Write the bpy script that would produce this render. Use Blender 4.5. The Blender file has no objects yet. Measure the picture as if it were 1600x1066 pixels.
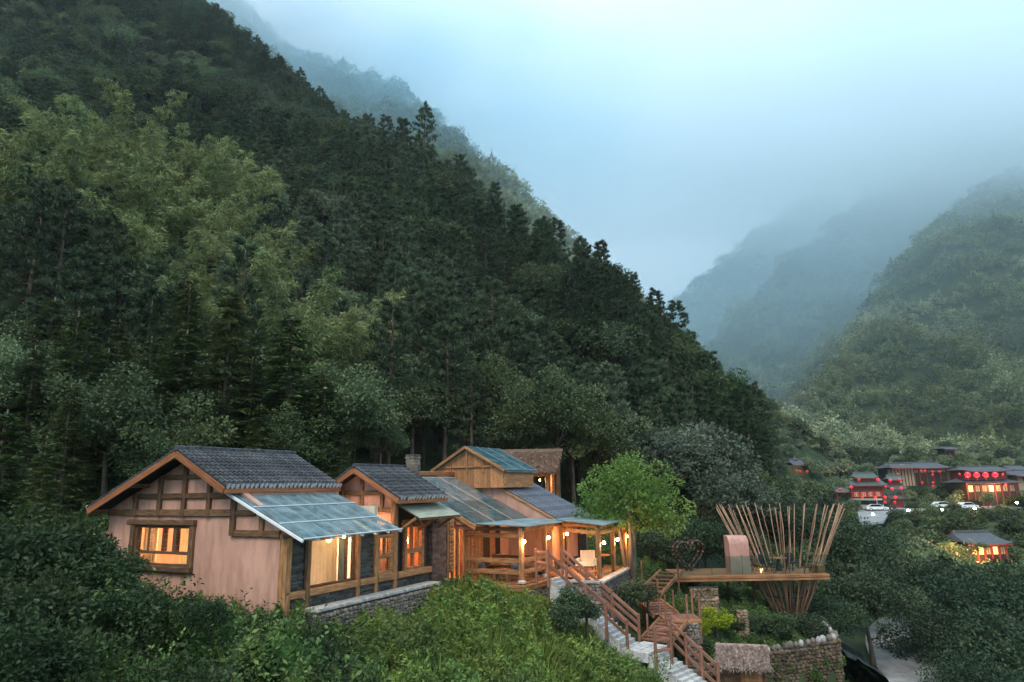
import bpy, math, random
import numpy as np
from mathutils import Vector, Matrix, Euler
random.seed(7); rng = np.random.default_rng(7)
scn = bpy.context.scene
COL = scn.collection
R_ = math.radians

# ------------------------------------------------------------------ camera
CAMP = Vector((0, 0, 12.0)); PITCH = R_(12.0); ROLL = R_(1.0); FPX = 1067.0
_cp, _sp, _c, _s = math.cos(PITCH), math.sin(PITCH), math.cos(ROLL), math.sin(ROLL)
_F = Vector((0, _cp, _sp)); _U = Vector((0, -_sp, _cp)); _X = Vector((1, 0, 0))
_R = _c * _X - _s * _U; _UP = _s * _X + _c * _U
cam = bpy.data.cameras.new('camera'); camo = bpy.data.objects.new('camera', cam); COL.objects.link(camo)
cam.sensor_width = 36.0; cam.lens = 36.0 * FPX / 1600.0; cam.clip_start = 0.1; cam.clip_end = 20000
camo.matrix_world = Matrix(((_R.x, _UP.x, -_F.x, CAMP.x), (_R.y, _UP.y, -_F.y, CAMP.y), (_R.z, _UP.z, -_F.z, CAMP.z), (0, 0, 0, 1)))
scn.camera = camo

def at(x, y, D):
    """a world point seen at photo position x, y (1600 px wide) that stands D metres ahead"""
    d = _F + _R * ((x - 800) / FPX) + _UP * ((533 - y) / FPX)
    return CAMP + d * (D / d.y)

# ------------------------------------------------------------------ sky, sun, exposure
SUN_EL, SUN_AZ = 50.0, 200.0          # compass: 0 = straight ahead, clockwise
w = bpy.data.worlds.new('World'); scn.world = w; w.use_nodes = True
nt = w.node_tree; nt.nodes.clear()
def N(t, tree=None, **k):
    n = (tree or nt).nodes.new(t)
    for a_, v in k.items(): setattr(n, a_, v)
    return n
sky = N('ShaderNodeTexSky'); sky.sky_type = 'NISHITA'; sky.sun_disc = False
sky.sun_elevation = R_(SUN_EL); sky.sun_rotation = R_(SUN_AZ); sky.altitude = 600; sky.air_density = 1.0; sky.dust_density = 1.5
tc = N('ShaderNodeTexCoord'); mp = N('ShaderNodeMapping'); mp.inputs['Location'].default_value = (0.35, 0.2, 0.6); mp.inputs['Rotation'].default_value = (0, 0, R_(-27))
nz = N('ShaderNodeTexNoise'); nz.inputs['Scale'].default_value = 1.1; nz.inputs['Detail'].default_value = 4; nz.inputs['Roughness'].default_value = .45
rp = N('ShaderNodeValToRGB'); cr = rp.color_ramp
cr.elements[0].position = .30; cr.elements[0].color = (2.5/8, 4.8/8, 6.6/8, 1)
cr.elements[1].position = .66; cr.elements[1].color = (7.8/8, 7.7/8, 7.9/8, 1)
e = cr.elements.new(.5); e.color = (5.0/8, 6.3/8, 7.2/8, 1)
sc8 = N('ShaderNodeVectorMath', operation='SCALE'); sc8.inputs['Scale'].default_value = 10.4
mx = N('ShaderNodeMix', data_type='RGBA'); mx.inputs[0].default_value = .9
bg = N('ShaderNodeBackground'); bg.inputs['Strength'].default_value = .1
wo = N('ShaderNodeOutputWorld'); L = nt.links.new
L(tc.outputs['Generated'], mp.inputs['Vector']); L(mp.outputs[0], nz.inputs['Vector']); L(nz.outputs['Fac'], rp.inputs[0])
L(rp.outputs[0], sc8.inputs[0]); L(sky.outputs[0], mx.inputs[6]); L(sc8.outputs[0], mx.inputs[7]); L(mx.outputs[2], bg.inputs[0]); L(bg.outputs[0], wo.inputs[0])
sl = bpy.data.lights.new('sun', 'SUN'); sl.energy = 1.2; sl.angle = R_(25); sl.color = (1, .87, .70)
so = bpy.data.objects.new('sun', sl); COL.objects.link(so)
_sd = Vector((math.sin(R_(SUN_AZ)) * math.cos(R_(SUN_EL)), math.cos(R_(SUN_AZ)) * math.cos(R_(SUN_EL)), math.sin(R_(SUN_EL))))
so.rotation_euler = _sd.to_track_quat('Z', 'Y').to_euler()
scn.view_settings.view_transform = 'Standard'; scn.view_settings.look = 'None'; scn.view_settings.gamma = 1
scn.view_settings.exposure = 1.0
scn.render.engine = 'CYCLES'
cy = scn.cycles
cy.use_denoising = True; cy.max_bounces = 7; cy.diffuse_bounces = 3; cy.glossy_bounces = 3; cy.transmission_bounces = 4
cy.transparent_max_bounces = 10; cy.volume_bounces = 4; cy.sample_clamp_indirect = 4; cy.caustics_reflective = False; cy.caustics_refractive = False
try: cy.denoising_input_passes = 'RGB_ALBEDO_NORMAL'; cy.denoising_prefilter = 'ACCURATE'
except Exception: pass

# ------------------------------------------------------------------ helpers
def tag(o, label=None, cat=None, group=None, kind=None):
    for k, v in (('label', label), ('category', cat), ('group', group), ('kind', kind)):
        if v: o[k] = v
    return o
def link(o, parent=None):
    COL.objects.link(o)
    if parent is not None: o.parent = parent
    return o
def empty(name, loc=(0, 0, 0), rz=0, scale=1):
    o = bpy.data.objects.new(name, None); o.empty_display_size = .2; o.location = loc; o.rotation_euler = (0, 0, rz); o.scale = (scale,) * 3
    return link(o)
def ob(name, mesh, parent=None, loc=(0, 0, 0), rot=None, scale=None):
    o = bpy.data.objects.new(name, mesh); o.location = loc
    if rot is not None: o.rotation_euler = rot
    if scale is not None: o.scale = scale
    return link(o, parent)
class MB:
    """collects boxes, tubes and faces; build() makes ONE mesh object of them"""
    def __init__(s): s.v = []; s.f = []; s.m = []
    def add(s, vs, fs, mi=0):
        k = len(s.v); s.v += [tuple(v) for v in vs]; s.f += [tuple(i + k for i in f) for f in fs]; s.m += [mi] * len(fs); return s
    def box(s, x0, x1, y0, y1, z0, z1, mi=0, ch=0):
        if ch:
            return s.add([(x, y, z) for z in (z0, z1) for (x, y) in ((x0+ch, y0), (x1-ch, y0), (x1, y0+ch), (x1, y1-ch), (x1-ch, y1), (x0+ch, y1), (x0, y1-ch), (x0, y0+ch))],
                         [tuple(range(7, -1, -1)), tuple(range(8, 16))] + [(i, (i+1) % 8, 8+(i+1) % 8, 8+i) for i in range(8)], mi)
        return s.add([(x0, y0, z0), (x1, y0, z0), (x1, y1, z0), (x0, y1, z0), (x0, y0, z1), (x1, y0, z1), (x1, y1, z1), (x0, y1, z1)],
                     [(3, 2, 1, 0), (4, 5, 6, 7), (0, 1, 5, 4), (1, 2, 6, 5), (2, 3, 7, 6), (3, 0, 4, 7)], mi)
    def prism(s, poly, d, mi=0):
        """poly: list of 3D points (ccw seen from +d); extruded by the vector d"""
        n = len(poly); P_ = [Vector(p) for p in poly]; d = Vector(d)
        return s.add(P_ + [p + d for p in P_], [tuple(range(n - 1, -1, -1)), tuple(range(n, 2 * n))] + [(i, (i+1) % n, n+(i+1) % n, n+i) for i in range(n)], mi)
    def tube(s, pts, rad, n=6, mi=0, cap=True):
        pts = [Vector(p) for p in pts]; k = len(pts)
        if not hasattr(rad, '__len__'): rad = [rad] * k
        vs = []
        for i, p in enumerate(pts):
            t = (pts[min(i+1, k-1)] - pts[max(i-1, 0)]).normalized()
            u = t.cross(Vector((0, 0, 1)) if abs(t.z) < .93 else Vector((1, 0, 0))).normalized(); v = t.cross(u)
            vs += [p + (u * math.cos(2*math.pi*j/n) + v * math.sin(2*math.pi*j/n)) * rad[i] for j in range(n)]
        fs = [(i*n+j, i*n+(j+1) % n, (i+1)*n+(j+1) % n, (i+1)*n+j) for i in range(k-1) for j in range(n)]
        if cap: fs += [tuple(range(n-1, -1, -1)), tuple(range((k-1)*n, k*n))]
        return s.add(vs, fs, mi)
    def mesh(s, name, mats, smooth=False):
        me = bpy.data.meshes.new(name); me.from_pydata(s.v, [], s.f)
        for m in (mats if isinstance(mats, (list, tuple)) else [mats]): me.materials.append(m)
        if any(s.m): me.polygons.foreach_set('material_index', s.m)
        if smooth: me.polygons.foreach_set('use_smooth', [True] * len(s.f))
        me.update(); return me
    def build(s, name, mats, parent=None, loc=(0, 0, 0), rot=None, smooth=False):
        return ob(name, s.mesh(name, mats, smooth), parent, loc, rot)
def mesh_np(name, V, Q, mats, smooth=False, mi=None, tint=None):
    me = bpy.data.meshes.new(name); V = np.ascontiguousarray(V, np.float32); Q = np.ascontiguousarray(Q, np.int32); k = Q.shape[1]
    me.vertices.add(len(V)); me.vertices.foreach_set('co', V.ravel())
    me.loops.add(Q.size); me.loops.foreach_set('vertex_index', Q.ravel())
    me.polygons.add(len(Q)); me.polygons.foreach_set('loop_start', np.arange(0, Q.size, k, dtype=np.int32))
    for m in (mats if isinstance(mats, (list, tuple)) else [mats]): me.materials.append(m)
    if mi is not None: me.polygons.foreach_set('material_index', np.asarray(mi, np.int32))
    if smooth: me.polygons.foreach_set('use_smooth', np.ones(len(Q), bool))
    me.update(calc_edges=True)
    if tint is not None: A_ = me.attributes.new('tint', 'FLOAT', 'FACE'); A_.data.foreach_set('value', np.ascontiguousarray(tint, np.float32))
    return me
_beamcache = {}
def beam(name, p0, p1, w, h, mat, parent=None, jit=.03, roll=0):
    """a squared timber with chamfered arrises from p0 to p1; its own x axis runs along the grain"""
    p0, p1 = Vector(p0), Vector(p1); d = p1 - p0; ln = d.length
    key = (round(ln, 2), w, h, mat.name, jit, random.randrange(3))
    me = _beamcache.get(key)
    if me is None:
        ns = max(2, min(7, int(ln / .5) + 1)); ch = min(w, h) * .14; vs = []; fs = []
        for i in range(ns):
            j = [1 + random.uniform(-jit, jit) for _ in range(4)]; hw, hh = w / 2 * j[0], h / 2 * j[1]; oy, oz = w * (j[2] - 1) * .4, h * (j[3] - 1) * .4
            vs += [(ln * i / (ns - 1), y + oy, z + oz) for y, z in ((-hw+ch, -hh), (hw-ch, -hh), (hw, -hh+ch), (hw, hh-ch), (hw-ch, hh), (-hw+ch, hh), (-hw, hh-ch), (-hw, -hh+ch))]
        for i in range(ns - 1):
            fs += [(i*8+k, (i+1)*8+k, (i+1)*8+(k+1) % 8, i*8+(k+1) % 8)[::-1] for k in range(8)]
        fs += [tuple(range(7, -1, -1))[::-1], tuple(range((ns-1)*8, ns*8))[::-1]]
        me = bpy.data.meshes.new(name); me.from_pydata(vs, [], fs); me.materials.append(mat); me.update(); _beamcache[key] = me
    o = bpy.data.objects.new(name, me); o.location = p0
    if abs(d.normalized().z) > .999: q = Euler((0, -math.pi / 2 if d.z > 0 else math.pi / 2, 0)).to_quaternion()
    else:
        x = d.normalized(); y = Vector((0, 0, 1)).cross(x).normalized(); z = x.cross(y)
        q = Matrix(((x.x, y.x, z.x), (x.y, y.y, z.y), (x.z, y.z, z.z))).to_quaternion()
    o.rotation_mode = 'QUATERNION'; o.rotation_quaternion = q
    return link(o, parent)
def copy_tree(o, parent=None):
    c = o.copy(); COL.objects.link(c)
    if parent is not None: c.parent = parent
    for ch in _kids.get(o.name, ()): copy_tree(ch, c)
    return c
_kids = {}
def remember(o):
    _kids[o.name] = list(o.children)
    for c in o.children: remember(c)

# ------------------------------------------------------------------ materials
def mat(name, c1, c2=None, rough=.7, scale=4, stretch=(1, 1, 1), bump=0, bscale=None, rnd=0, spec=.3, coord='Object', detail=5, emit=None, estr=0, metal=0, lo=.35, hi=.65, dirt=0, dscale=.55, dstretch=(1, 1, .22)):
    m = bpy.data.materials.new(name); m.use_nodes = True; t = m.node_tree; P_ = t.nodes['Principled BSDF']; l = t.links.new
    P_.inputs['Roughness'].default_value = rough; P_.inputs['Specular IOR Level'].default_value = spec; P_.inputs['Metallic'].default_value = metal
    if c2 is None: c2 = tuple(min(1, c * 1.25) for c in c1)
    tx = N('ShaderNodeTexCoord', t); mpn = N('ShaderNodeMapping', t); mpn.inputs['Scale'].default_value = stretch
    l(tx.outputs[coord], mpn.inputs['Vector'])
    nn = N('ShaderNodeTexNoise', t); nn.inputs['Scale'].default_value = scale; nn.inputs['Detail'].default_value = detail; nn.inputs['Roughness'].default_value = .6
    l(mpn.outputs[0], nn.inputs['Vector'])
    rr = N('ShaderNodeValToRGB', t); rr.color_ramp.elements[0].position = lo; rr.color_ramp.elements[1].position = hi
    rr.color_ramp.elements[0].color = (*c1, 1); rr.color_ramp.elements[1].color = (*c2, 1); l(nn.outputs['Fac'], rr.inputs[0])
    col = rr.outputs[0]
    if rnd:
        oi = N('ShaderNodeObjectInfo', t); mr = N('ShaderNodeMapRange', t); mr.inputs[3].default_value = 1 - rnd; mr.inputs[4].default_value = 1 + rnd
        l(oi.outputs['Random'], mr.inputs[0]); sc = N('ShaderNodeVectorMath', t, operation='SCALE'); l(col, sc.inputs[0]); l(mr.outputs[0], sc.inputs['Scale']); col = sc.outputs[0]
    if dirt:
        mp3 = N('ShaderNodeMapping', t); mp3.inputs['Scale'].default_value = dstretch; mp3.inputs['Location'].default_value = (3.7, 1.9, .4); l(tx.outputs[coord], mp3.inputs['Vector'])
        n3 = N('ShaderNodeTexNoise', t); n3.inputs['Scale'].default_value = dscale*4; n3.inputs['Detail'].default_value = 9; n3.inputs['Roughness'].default_value = .68; l(mp3.outputs[0], n3.inputs['Vector'])
        m3 = N('ShaderNodeMapRange', t); m3.inputs[1].default_value = .34; m3.inputs[2].default_value = .60; m3.inputs[3].default_value = 1-dirt; m3.inputs[4].default_value = 1.04; l(n3.outputs['Fac'], m3.inputs[0])
        s3 = N('ShaderNodeVectorMath', t, operation='SCALE'); l(col, s3.inputs[0]); l(m3.outputs[0], s3.inputs['Scale']); col = s3.outputs[0]
    l(col, P_.inputs['Base Color'])
    if bump:
        n2 = N('ShaderNodeTexNoise', t); n2.inputs['Scale'].default_value = bscale or scale * 4; n2.inputs['Detail'].default_value = 4; l(mpn.outputs[0], n2.inputs['Vector'])
        bp = N('ShaderNodeBump', t); bp.inputs['Strength'].default_value = bump; bp.inputs['Distance'].default_value = .02; l(n2.outputs['Fac'], bp.inputs['Height']); l(bp.outputs[0], P_.inputs['Normal'])
    if emit: P_.inputs['Emission Color'].default_value = (*emit, 1); P_.inputs['Emission Strength'].default_value = estr
    return m
def leafmat(name, c1, c2, trans=.28, rnd=.25, patch=None):
    """c1..c2 vary leaf by leaf; every tree shifts as a whole"""
    m = bpy.data.materials.new(name); m.use_nodes = True; t = m.node_tree; P_ = t.nodes['Principled BSDF']; l = t.links.new
    P_.inputs['Roughness'].default_value = .55; P_.inputs['Specular IOR Level'].default_value = .25
    g = N('ShaderNodeNewGeometry', t); oi = N('ShaderNodeObjectInfo', t)
    mxn = N('ShaderNodeMix', t, data_type='RGBA'); mxn.inputs[6].default_value = (*c1, 1); mxn.inputs[7].default_value = (*c2, 1); at_ = N('ShaderNodeAttribute', t); at_.attribute_name = 'tint'
    ma = N('ShaderNodeMath', t, operation='MULTIPLY'); ma.inputs[1].default_value = .62; l(at_.outputs['Fac'], ma.inputs[0]); mb_ = N('ShaderNodeMath', t, operation='MULTIPLY_ADD'); mb_.inputs[1].default_value = .38; l(g.outputs['Random Per Island'], mb_.inputs[0]); l(ma.outputs[0], mb_.inputs[2]); l(mb_.outputs[0], mxn.inputs[0])
    hs = N('ShaderNodeHueSaturation', t); l(mxn.outputs[2], hs.inputs['Color'])
    r1 = N('ShaderNodeMapRange', t); r1.inputs[3].default_value = 1 - rnd; r1.inputs[4].default_value = 1 + rnd * 1.3; l(oi.outputs['Random'], r1.inputs[0]); l(r1.outputs[0], hs.inputs['Value'])
    mu = N('ShaderNodeMath', t, operation='MULTIPLY'); mu.inputs[1].default_value = 7.31; l(oi.outputs['Random'], mu.inputs[0])
    fr = N('ShaderNodeMath', t, operation='FRACT'); l(mu.outputs[0], fr.inputs[0])
    r2 = N('ShaderNodeMapRange', t); r2.inputs[3].default_value = .475; r2.inputs[4].default_value = .52; l(fr.outputs[0], r2.inputs[0]); l(r2.outputs[0], hs.inputs['Hue'])
    if patch:
        ns = N('ShaderNodeTexNoise', t); ns.inputs['Scale'].default_value = patch; ns.inputs['Detail'].default_value = 3; l(oi.outputs['Location'], ns.inputs['Vector'])
        pr_ = N('ShaderNodeMapRange', t); pr_.inputs[1].default_value = .36; pr_.inputs[2].default_value = .64; pr_.inputs[3].default_value = .5; pr_.inputs[4].default_value = 1.5; l(ns.outputs['Fac'], pr_.inputs[0])
        pm = N('ShaderNodeMath', t, operation='MULTIPLY'); l(pr_.outputs[0], pm.inputs[0]); l(r1.outputs[0], pm.inputs[1]); l(pm.outputs[0], hs.inputs['Value'])
        sr_ = N('ShaderNodeMapRange', t); sr_.inputs[1].default_value = .36; sr_.inputs[2].default_value = .64; sr_.inputs[3].default_value = 1.15; sr_.inputs[4].default_value = .72; l(ns.outputs['Fac'], sr_.inputs[0]); l(sr_.outputs[0], hs.inputs['Saturation'])
    l(hs.outputs[0], P_.inputs['Base Color'])
    tr = N('ShaderNodeBsdfTranslucent', t); l(hs.outputs[0], tr.inputs['Color'])
    ms = N('ShaderNodeMixShader', t); ms.inputs[0].default_value = trans; l(P_.outputs[0], ms.inputs[1]); l(tr.outputs[0], ms.inputs[2])
    l(ms.outputs[0], t.nodes['Material Output'].inputs['Surface'])
    return m
def glassmat(name, tint, refl=.12, dust=(.3, .4, .42), dustf=.1, rough=.06, wave=0):
    m = bpy.data.materials.new(name); m.use_nodes = True; t = m.node_tree; t.nodes.remove(t.nodes['Principled BSDF']); l = t.links.new
    tr = N('ShaderNodeBsdfTransparent', t); tr.inputs[0].default_value = (*tint, 1)
    gl = N('ShaderNodeBsdfGlossy', t); gl.inputs['Roughness'].default_value = rough
    df = N('ShaderNodeBsdfDiffuse', t); df.inputs[0].default_value = (*dust, 1)
    fr = N('ShaderNodeFresnel', t); fr.inputs[0].default_value = 1.5
    ad = N('ShaderNodeMath', t, operation='ADD', use_clamp=True); ad.inputs[1].default_value = refl; l(fr.outputs[0], ad.inputs[0])
    m1 = N('ShaderNodeMixShader', t); m1.inputs[0].default_value = dustf; l(tr.outputs[0], m1.inputs[1]); l(df.outputs[0], m1.inputs[2])
    if dustf:
        tx = N('ShaderNodeTexCoord', t); nn = N('ShaderNodeTexNoise', t); nn.inputs['Scale'].default_value = 2.2; nn.inputs['Detail'].default_value = 6; l(tx.outputs['Object'], nn.inputs['Vector'])
        mr = N('ShaderNodeMapRange', t); mr.inputs[1].default_value = .3; mr.inputs[2].default_value = .7; mr.inputs[3].default_value = dustf * .4; mr.inputs[4].default_value = dustf * 1.7; l(nn.outputs['Fac'], mr.inputs[0]); l(mr.outputs[0], m1.inputs[0])
        bp = N('ShaderNodeBump', t); bp.inputs['Strength'].default_value = .08; l(nn.outputs['Fac'], bp.inputs['Height']); l(bp.outputs[0], gl.inputs['Normal'])
    gm = N('ShaderNodeNewGeometry', t); iv = N('ShaderNodeMath', t, operation='SUBTRACT'); iv.inputs[0].default_value = 1; l(gm.outputs['Backfacing'], iv.inputs[1])
    mk = N('ShaderNodeMath', t, operation='MULTIPLY'); l(ad.outputs[0], mk.inputs[0]); l(iv.outputs[0], mk.inputs[1])
    m2 = N('ShaderNodeMixShader', t); l(mk.outputs[0], m2.inputs[0]); l(m1.outputs[0], m2.inputs[1]); l(gl.outputs[0], m2.inputs[2])
    l(m2.outputs[0], t.nodes['Material Output'].inputs['Surface']); return m
def glow(name, c, s):
    m = bpy.data.materials.new(name); m.use_nodes = True; P_ = m.node_tree.nodes['Principled BSDF']
    P_.inputs['Base Color'].default_value = (*c, 1); P_.inputs['Emission Color'].default_value = (*c, 1); P_.inputs['Emission Strength'].default_value = s
    return m
def sheer(m, f=.6):
    t = m.node_tree; P_ = t.nodes['Principled BSDF']; tr = N('ShaderNodeBsdfTranslucent', t); ms = N('ShaderNodeMixShader', t); ms.inputs[0].default_value = f
    t.links.new(P_.inputs['Base Color'].links[0].from_socket, tr.inputs['Color']); t.links.new(P_.outputs[0], ms.inputs[1]); t.links.new(tr.outputs[0], ms.inputs[2]); t.links.new(ms.outputs[0], t.nodes['Material Output'].inputs['Surface'])
X8 = (1, 8, 8)
M = dict(
    stucco=mat('pink_stucco', (.43, .22, .16), (.59, .32, .235), .9, 1.1, (1, 1, .45), bump=.3, bscale=22, lo=.22, hi=.6, detail=9, dirt=.34),
    timber=mat('aged_timber', (.07, .035, .018), (.21, .115, .06), .75, 2.2, X8, bump=.3, rnd=.3),
    honey=mat('honey_timber', (.17, .075, .03), (.42, .21, .09), .65, 2.0, X8, bump=.25, rnd=.25),
    redwood=mat('red_brown_rail_timber', (.15, .062, .04), (.27, .125, .08), .7, 2.0, X8, bump=.25, rnd=.25),
    fascia=mat('orange_brown_board', (.22, .075, .03), (.36, .14, .06), .6, 1.6, X8, rnd=.15),
    plank=mat('cedar_plank', (.28, .115, .045), (.50, .235, .105), .7, 2.0, X8, bump=.2, rnd=.3),
    deckwood=mat('deck_timber', (.22, .095, .042), (.43, .205, .09), .65, 1.5, X8, rnd=.2, dirt=.45, dstretch=(.6, 3, 3)),
    tile=mat('grey_roof_tile', (.022, .024, .028), (.078, .08, .088), .65, 5, bump=.2, rnd=.3),
    tile_under=mat('dark_roof_bed', (.010, .011, .014), (.022, .023, .028), .8, 4),
    tile_end=mat('lime_tile_end', (.40, .41, .44), (.58, .58, .6), .8, 8),
    shingle=mat('slate_shingle', (.05, .055, .075), (.15, .155, .185), .75, 6, bump=.3, rnd=.35),
    sheet=mat('weathered_canopy_sheet', (.16, .22, .23), (.26, .33, .34), .5, 1.2, spec=.5, dirt=.45, dstretch=(.5, .5, .5)),
    greensheet=mat('ribbed_green_grey_sheet', (.20, .22, .18), (.36, .36, .28), .6, 1.5, (1, 6, 1)),
    slate=mat('dark_ledge_slate', (.03, .032, .032), (.12, .11, .095), .75, 7, bump=.5, rnd=.5),
    brownstone=mat('brown_ledge_stone', (.09, .05, .04), (.19, .115, .09), .8, 7, bump=.5, rnd=.4),
    stone=mat('field_stone', (.075, .062, .05), (.25, .205, .165), .85, 5, bump=.5, rnd=.4),
    stonedark=mat('mossy_field_stone', (.06, .044, .028), (.25, .175, .11), .9, 3, bump=.5, rnd=.45),
    mortar=mat('dark_joint', (.03, .027, .022), (.06, .053, .045), .95, 5),
    coping=mat('pale_coping_stone', (.30, .275, .255), (.47, .44, .42), .8, 3, bump=.2, rnd=.1, dirt=.4, dstretch=(1, 1, 1), dscale=1),
    step=mat('pale_step_stone', (.38, .37, .36), (.62, .60, .58), .8, 4, bump=.25, rnd=.2, dirt=.45, dstretch=(1, 1, 1), dscale=1),
    thatch=mat('grey_brown_thatch', (.15, .10, .08), (.34, .25, .21), .95, 9, rnd=.2),
    thatchdark=mat('brown_thatch', (.12, .07, .045), (.27, .17, .12), .95, 9, rnd=.2),
    plaster=mat('cream_plaster', (.52, .42, .32), (.62, .52, .4), .9, 2),
    ceiling=mat('pale_boards', (.34, .22, .16), (.48, .33, .25), .8, 2, (1, 6, 1)),
    curtain=mat('cream_curtain', (.62, .55, .42), (.74, .67, .53), .9, 3),
    greycurtain=mat('grey_green_curtain', (.26, .3, .27), (.36, .4, .36), .9, 3),
    dark=mat('dark_metal', (.012, .012, .013), (.03, .03, .032), .5, 3),
    darkwood=mat('dark_door', (.018, .012, .01), (.05, .03, .02), .6, 2, X8),
    cream=mat('cream_cushion', (.62, .56, .46), (.72, .66, .56), .9, 4),
    checker=mat('blue_grey_cushion', (.06, .075, .11), (.35, .36, .38), .9, 22, lo=.47, hi=.53),
    redcloth=mat('red_runner', (.32, .05, .05), (.45, .1, .09), .9, 6),
    white=mat('white_paint', (.7, .7, .7), (.8, .8, .8), .4, 3, spec=.5),
    pod=mat('pink_pod', (.44, .23, .185), (.55, .31, .26), .6, 1.5, dirt=.35),
    poddim=mat('pod_dimmed_by_glass', (.26, .2, .15), (.34, .27, .2), .7, 2),  # pod's dimmer tone behind the rail glass, put into the colour
    pole=mat('bamboo_pole', (.24, .125, .075), (.42, .25, .155), .6, 3, (1, 1, .4), rnd=.3),
    bark=mat('bark', (.05, .035, .025), (.13, .1, .075), .95, 6, (1, 1, .3), bump=.5),
    palebark=mat('pale_bark', (.16, .125, .09), (.3, .25, .19), .9, 6, (1, 1, .3), bump=.4),
    culm=mat('green_culm', (.09, .13, .05), (.16, .2, .08), .6, 3),
    soil=mat('undergrowth_ground', (.012, .024, .009), (.04, .06, .02), .95, .35, bump=.6, bscale=2.5, coord='Object', detail=8),
    asphalt=mat('worn_concrete_road', (.17, .16, .15), (.34, .325, .31), .85, .5, bump=.15, bscale=9, detail=8, dirt=.5, dstretch=(1, .4, 1), dscale=.25),
    lot=mat('car_park_paving', (.22, .22, .22), (.3, .3, .3), .85, .4),
    net=mat('dark_bank_netting', (.018, .022, .024), (.05, .055, .05), 1.0, 3, bump=1.0, spec=0),
    red=glow('red_lantern_silk', (.55, .012, .02), .3),
    redbright=glow('lit_red_lantern_silk', (.8, .012, .045), .8),
    gold=mat('gold_trim', (.5, .3, .06), (.7, .45, .1), .4, 3),
    signred=glow('red_signboard', (.35, .02, .02), .1),
    signink=glow('gold_lettering', (.8, .45, .25), .15),
    gatered=mat('red_lacquer', (.16, .028, .022), (.24, .045, .035), .5, 3),
    gatetile=mat('green_grey_tile', (.05, .075, .07), (.12, .15, .14), .7, 3),
    fartile=mat('dark_village_tile', (.05, .055, .065), (.11, .115, .125), .7, 2, (6, 1, 1)),
    paneltan=mat('tan_wall_panel', (.28, .2, .13), (.38, .29, .2), .8, 2),
    carwhite=mat('white_car_paint', (.72, .72, .73), (.78, .78, .79), .25, 2, spec=.6),
    cardark=mat('dark_car_paint', (.02, .021, .024), (.035, .036, .04), .25, 2, spec=.6),
    cargold=mat('beige_bus_paint', (.42, .37, .3), (.5, .44, .36), .35, 2, spec=.6),
    carglass=mat('tinted_glass', (.01, .012, .014), (.02, .022, .024), .1, 2, spec=.8),
    tyre=mat('tyre_rubber', (.015, .015, .015), (.025, .025, .025), .9, 5),
    lampwarm=glow('warm_bulb', (1, .56, .22), 45), lampsoft=glow('warm_lamp_shade', (1, .5, .16), 9),
    lampwhite=glow('white_street_lamp', (1, .97, .92), 30), lampfar=glow('warm_far_lamp', (1, .5, .17), 1.1),
    pane=glassmat('window_glass', (.93, .93, .92), .0, dustf=0),
    roofglass=glassmat('tinted_roof_glass', (.70, .83, .85), .12, (.42, .53, .58), .20, .07),
    roofglass2=glassmat('teal_roof_glass', (.46, .64, .66), .05, (.16, .27, .30), .24, .12),
    railglass=glassmat('rail_glass', (.80, .87, .87), .02, dustf=0),
    L_pine=leafmat('pine_needles', (.015, .038, .018), (.085, .12, .048), patch=.022),
    L_broad=leafmat('broad_leaves', (.020, .048, .017), (.115, .15, .055), .28, .3, patch=.02),
    L_grey=leafmat('silvery_leaves', (.038, .062, .04), (.155, .185, .125), rnd=.12),
    L_bamboo=leafmat('bamboo_leaves', (.05, .085, .028), (.33, .37, .15), .35, .12),
    L_fir=leafmat('fir_needles', (.018, .042, .016), (.12, .16, .045)),
    L_lime=leafmat('fresh_green_leaves', (.07, .14, .024), (.27, .34, .08), .4, .05),
    L_yellow=leafmat('yellow_green_leaves', (.13, .19, .012), (.40, .42, .03), .3, .08),
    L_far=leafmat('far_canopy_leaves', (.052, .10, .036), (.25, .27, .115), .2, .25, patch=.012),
    L_shrub=leafmat('shrub_leaves', (.035, .085, .022), (.165, .235, .065), .3, .3),
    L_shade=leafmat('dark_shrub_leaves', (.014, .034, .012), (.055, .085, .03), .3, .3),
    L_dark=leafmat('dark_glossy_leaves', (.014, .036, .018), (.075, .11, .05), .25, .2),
    L_grass=leafmat('grass_blades', (.065, .12, .02), (.24, .30, .07), .35, .3),
)

sheer(M['curtain']); sheer(M['greycurtain'], .4)
# ------------------------------------------------------------------ terrain
def hsh(ix, iy, k): 
    n = (ix.astype(np.int64) * 374761393 + iy.astype(np.int64) * 668265263 + k * 974711) & 0x7fffffff
    n = ((n ^ (n >> 13)) * 1274126177) & 0x7fffffff
    return ((n ^ (n >> 16)) & 0xffff) / 65535.0
def vnoise(x, y, k=0):
    ix, iy = np.floor(x), np.floor(y); fx, fy = x - ix, y - iy; fx = fx*fx*(3-2*fx); fy = fy*fy*(3-2*fy)
    a_, b_, c_, d_ = hsh(ix, iy, k), hsh(ix+1, iy, k), hsh(ix, iy+1, k), hsh(ix+1, iy+1, k)
    return (a_*(1-fx)+b_*fx)*(1-fy)+(c_*(1-fx)+d_*fx)*fy - .5
def fbm(x, y, k=0, o=4): return sum(vnoise(x*2**i, y*2**i, k+i)/1.9**i for i in range(o))
T28 = R_(28.0); AX = np.array([math.sin(T28), math.cos(T28)]); BX = np.array([-math.cos(T28), math.sin(T28)])
C1 = Vector((-7.542, 23.0, 8.338)); HROT = R_(62.0)          # corner of the left cottage; the cottages' own axes
def H(a_, b_, z_=0): return Vector((C1.x + a_*AX[0] + b_*BX[0], C1.y + a_*AX[1] + b_*BX[1], C1.z + z_))
ctl = []
def canopy(*pts):
    for (x, y, D, h) in pts: p = at(x, y, D); ctl.append((p.x, p.y, p.z - h))
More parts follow.
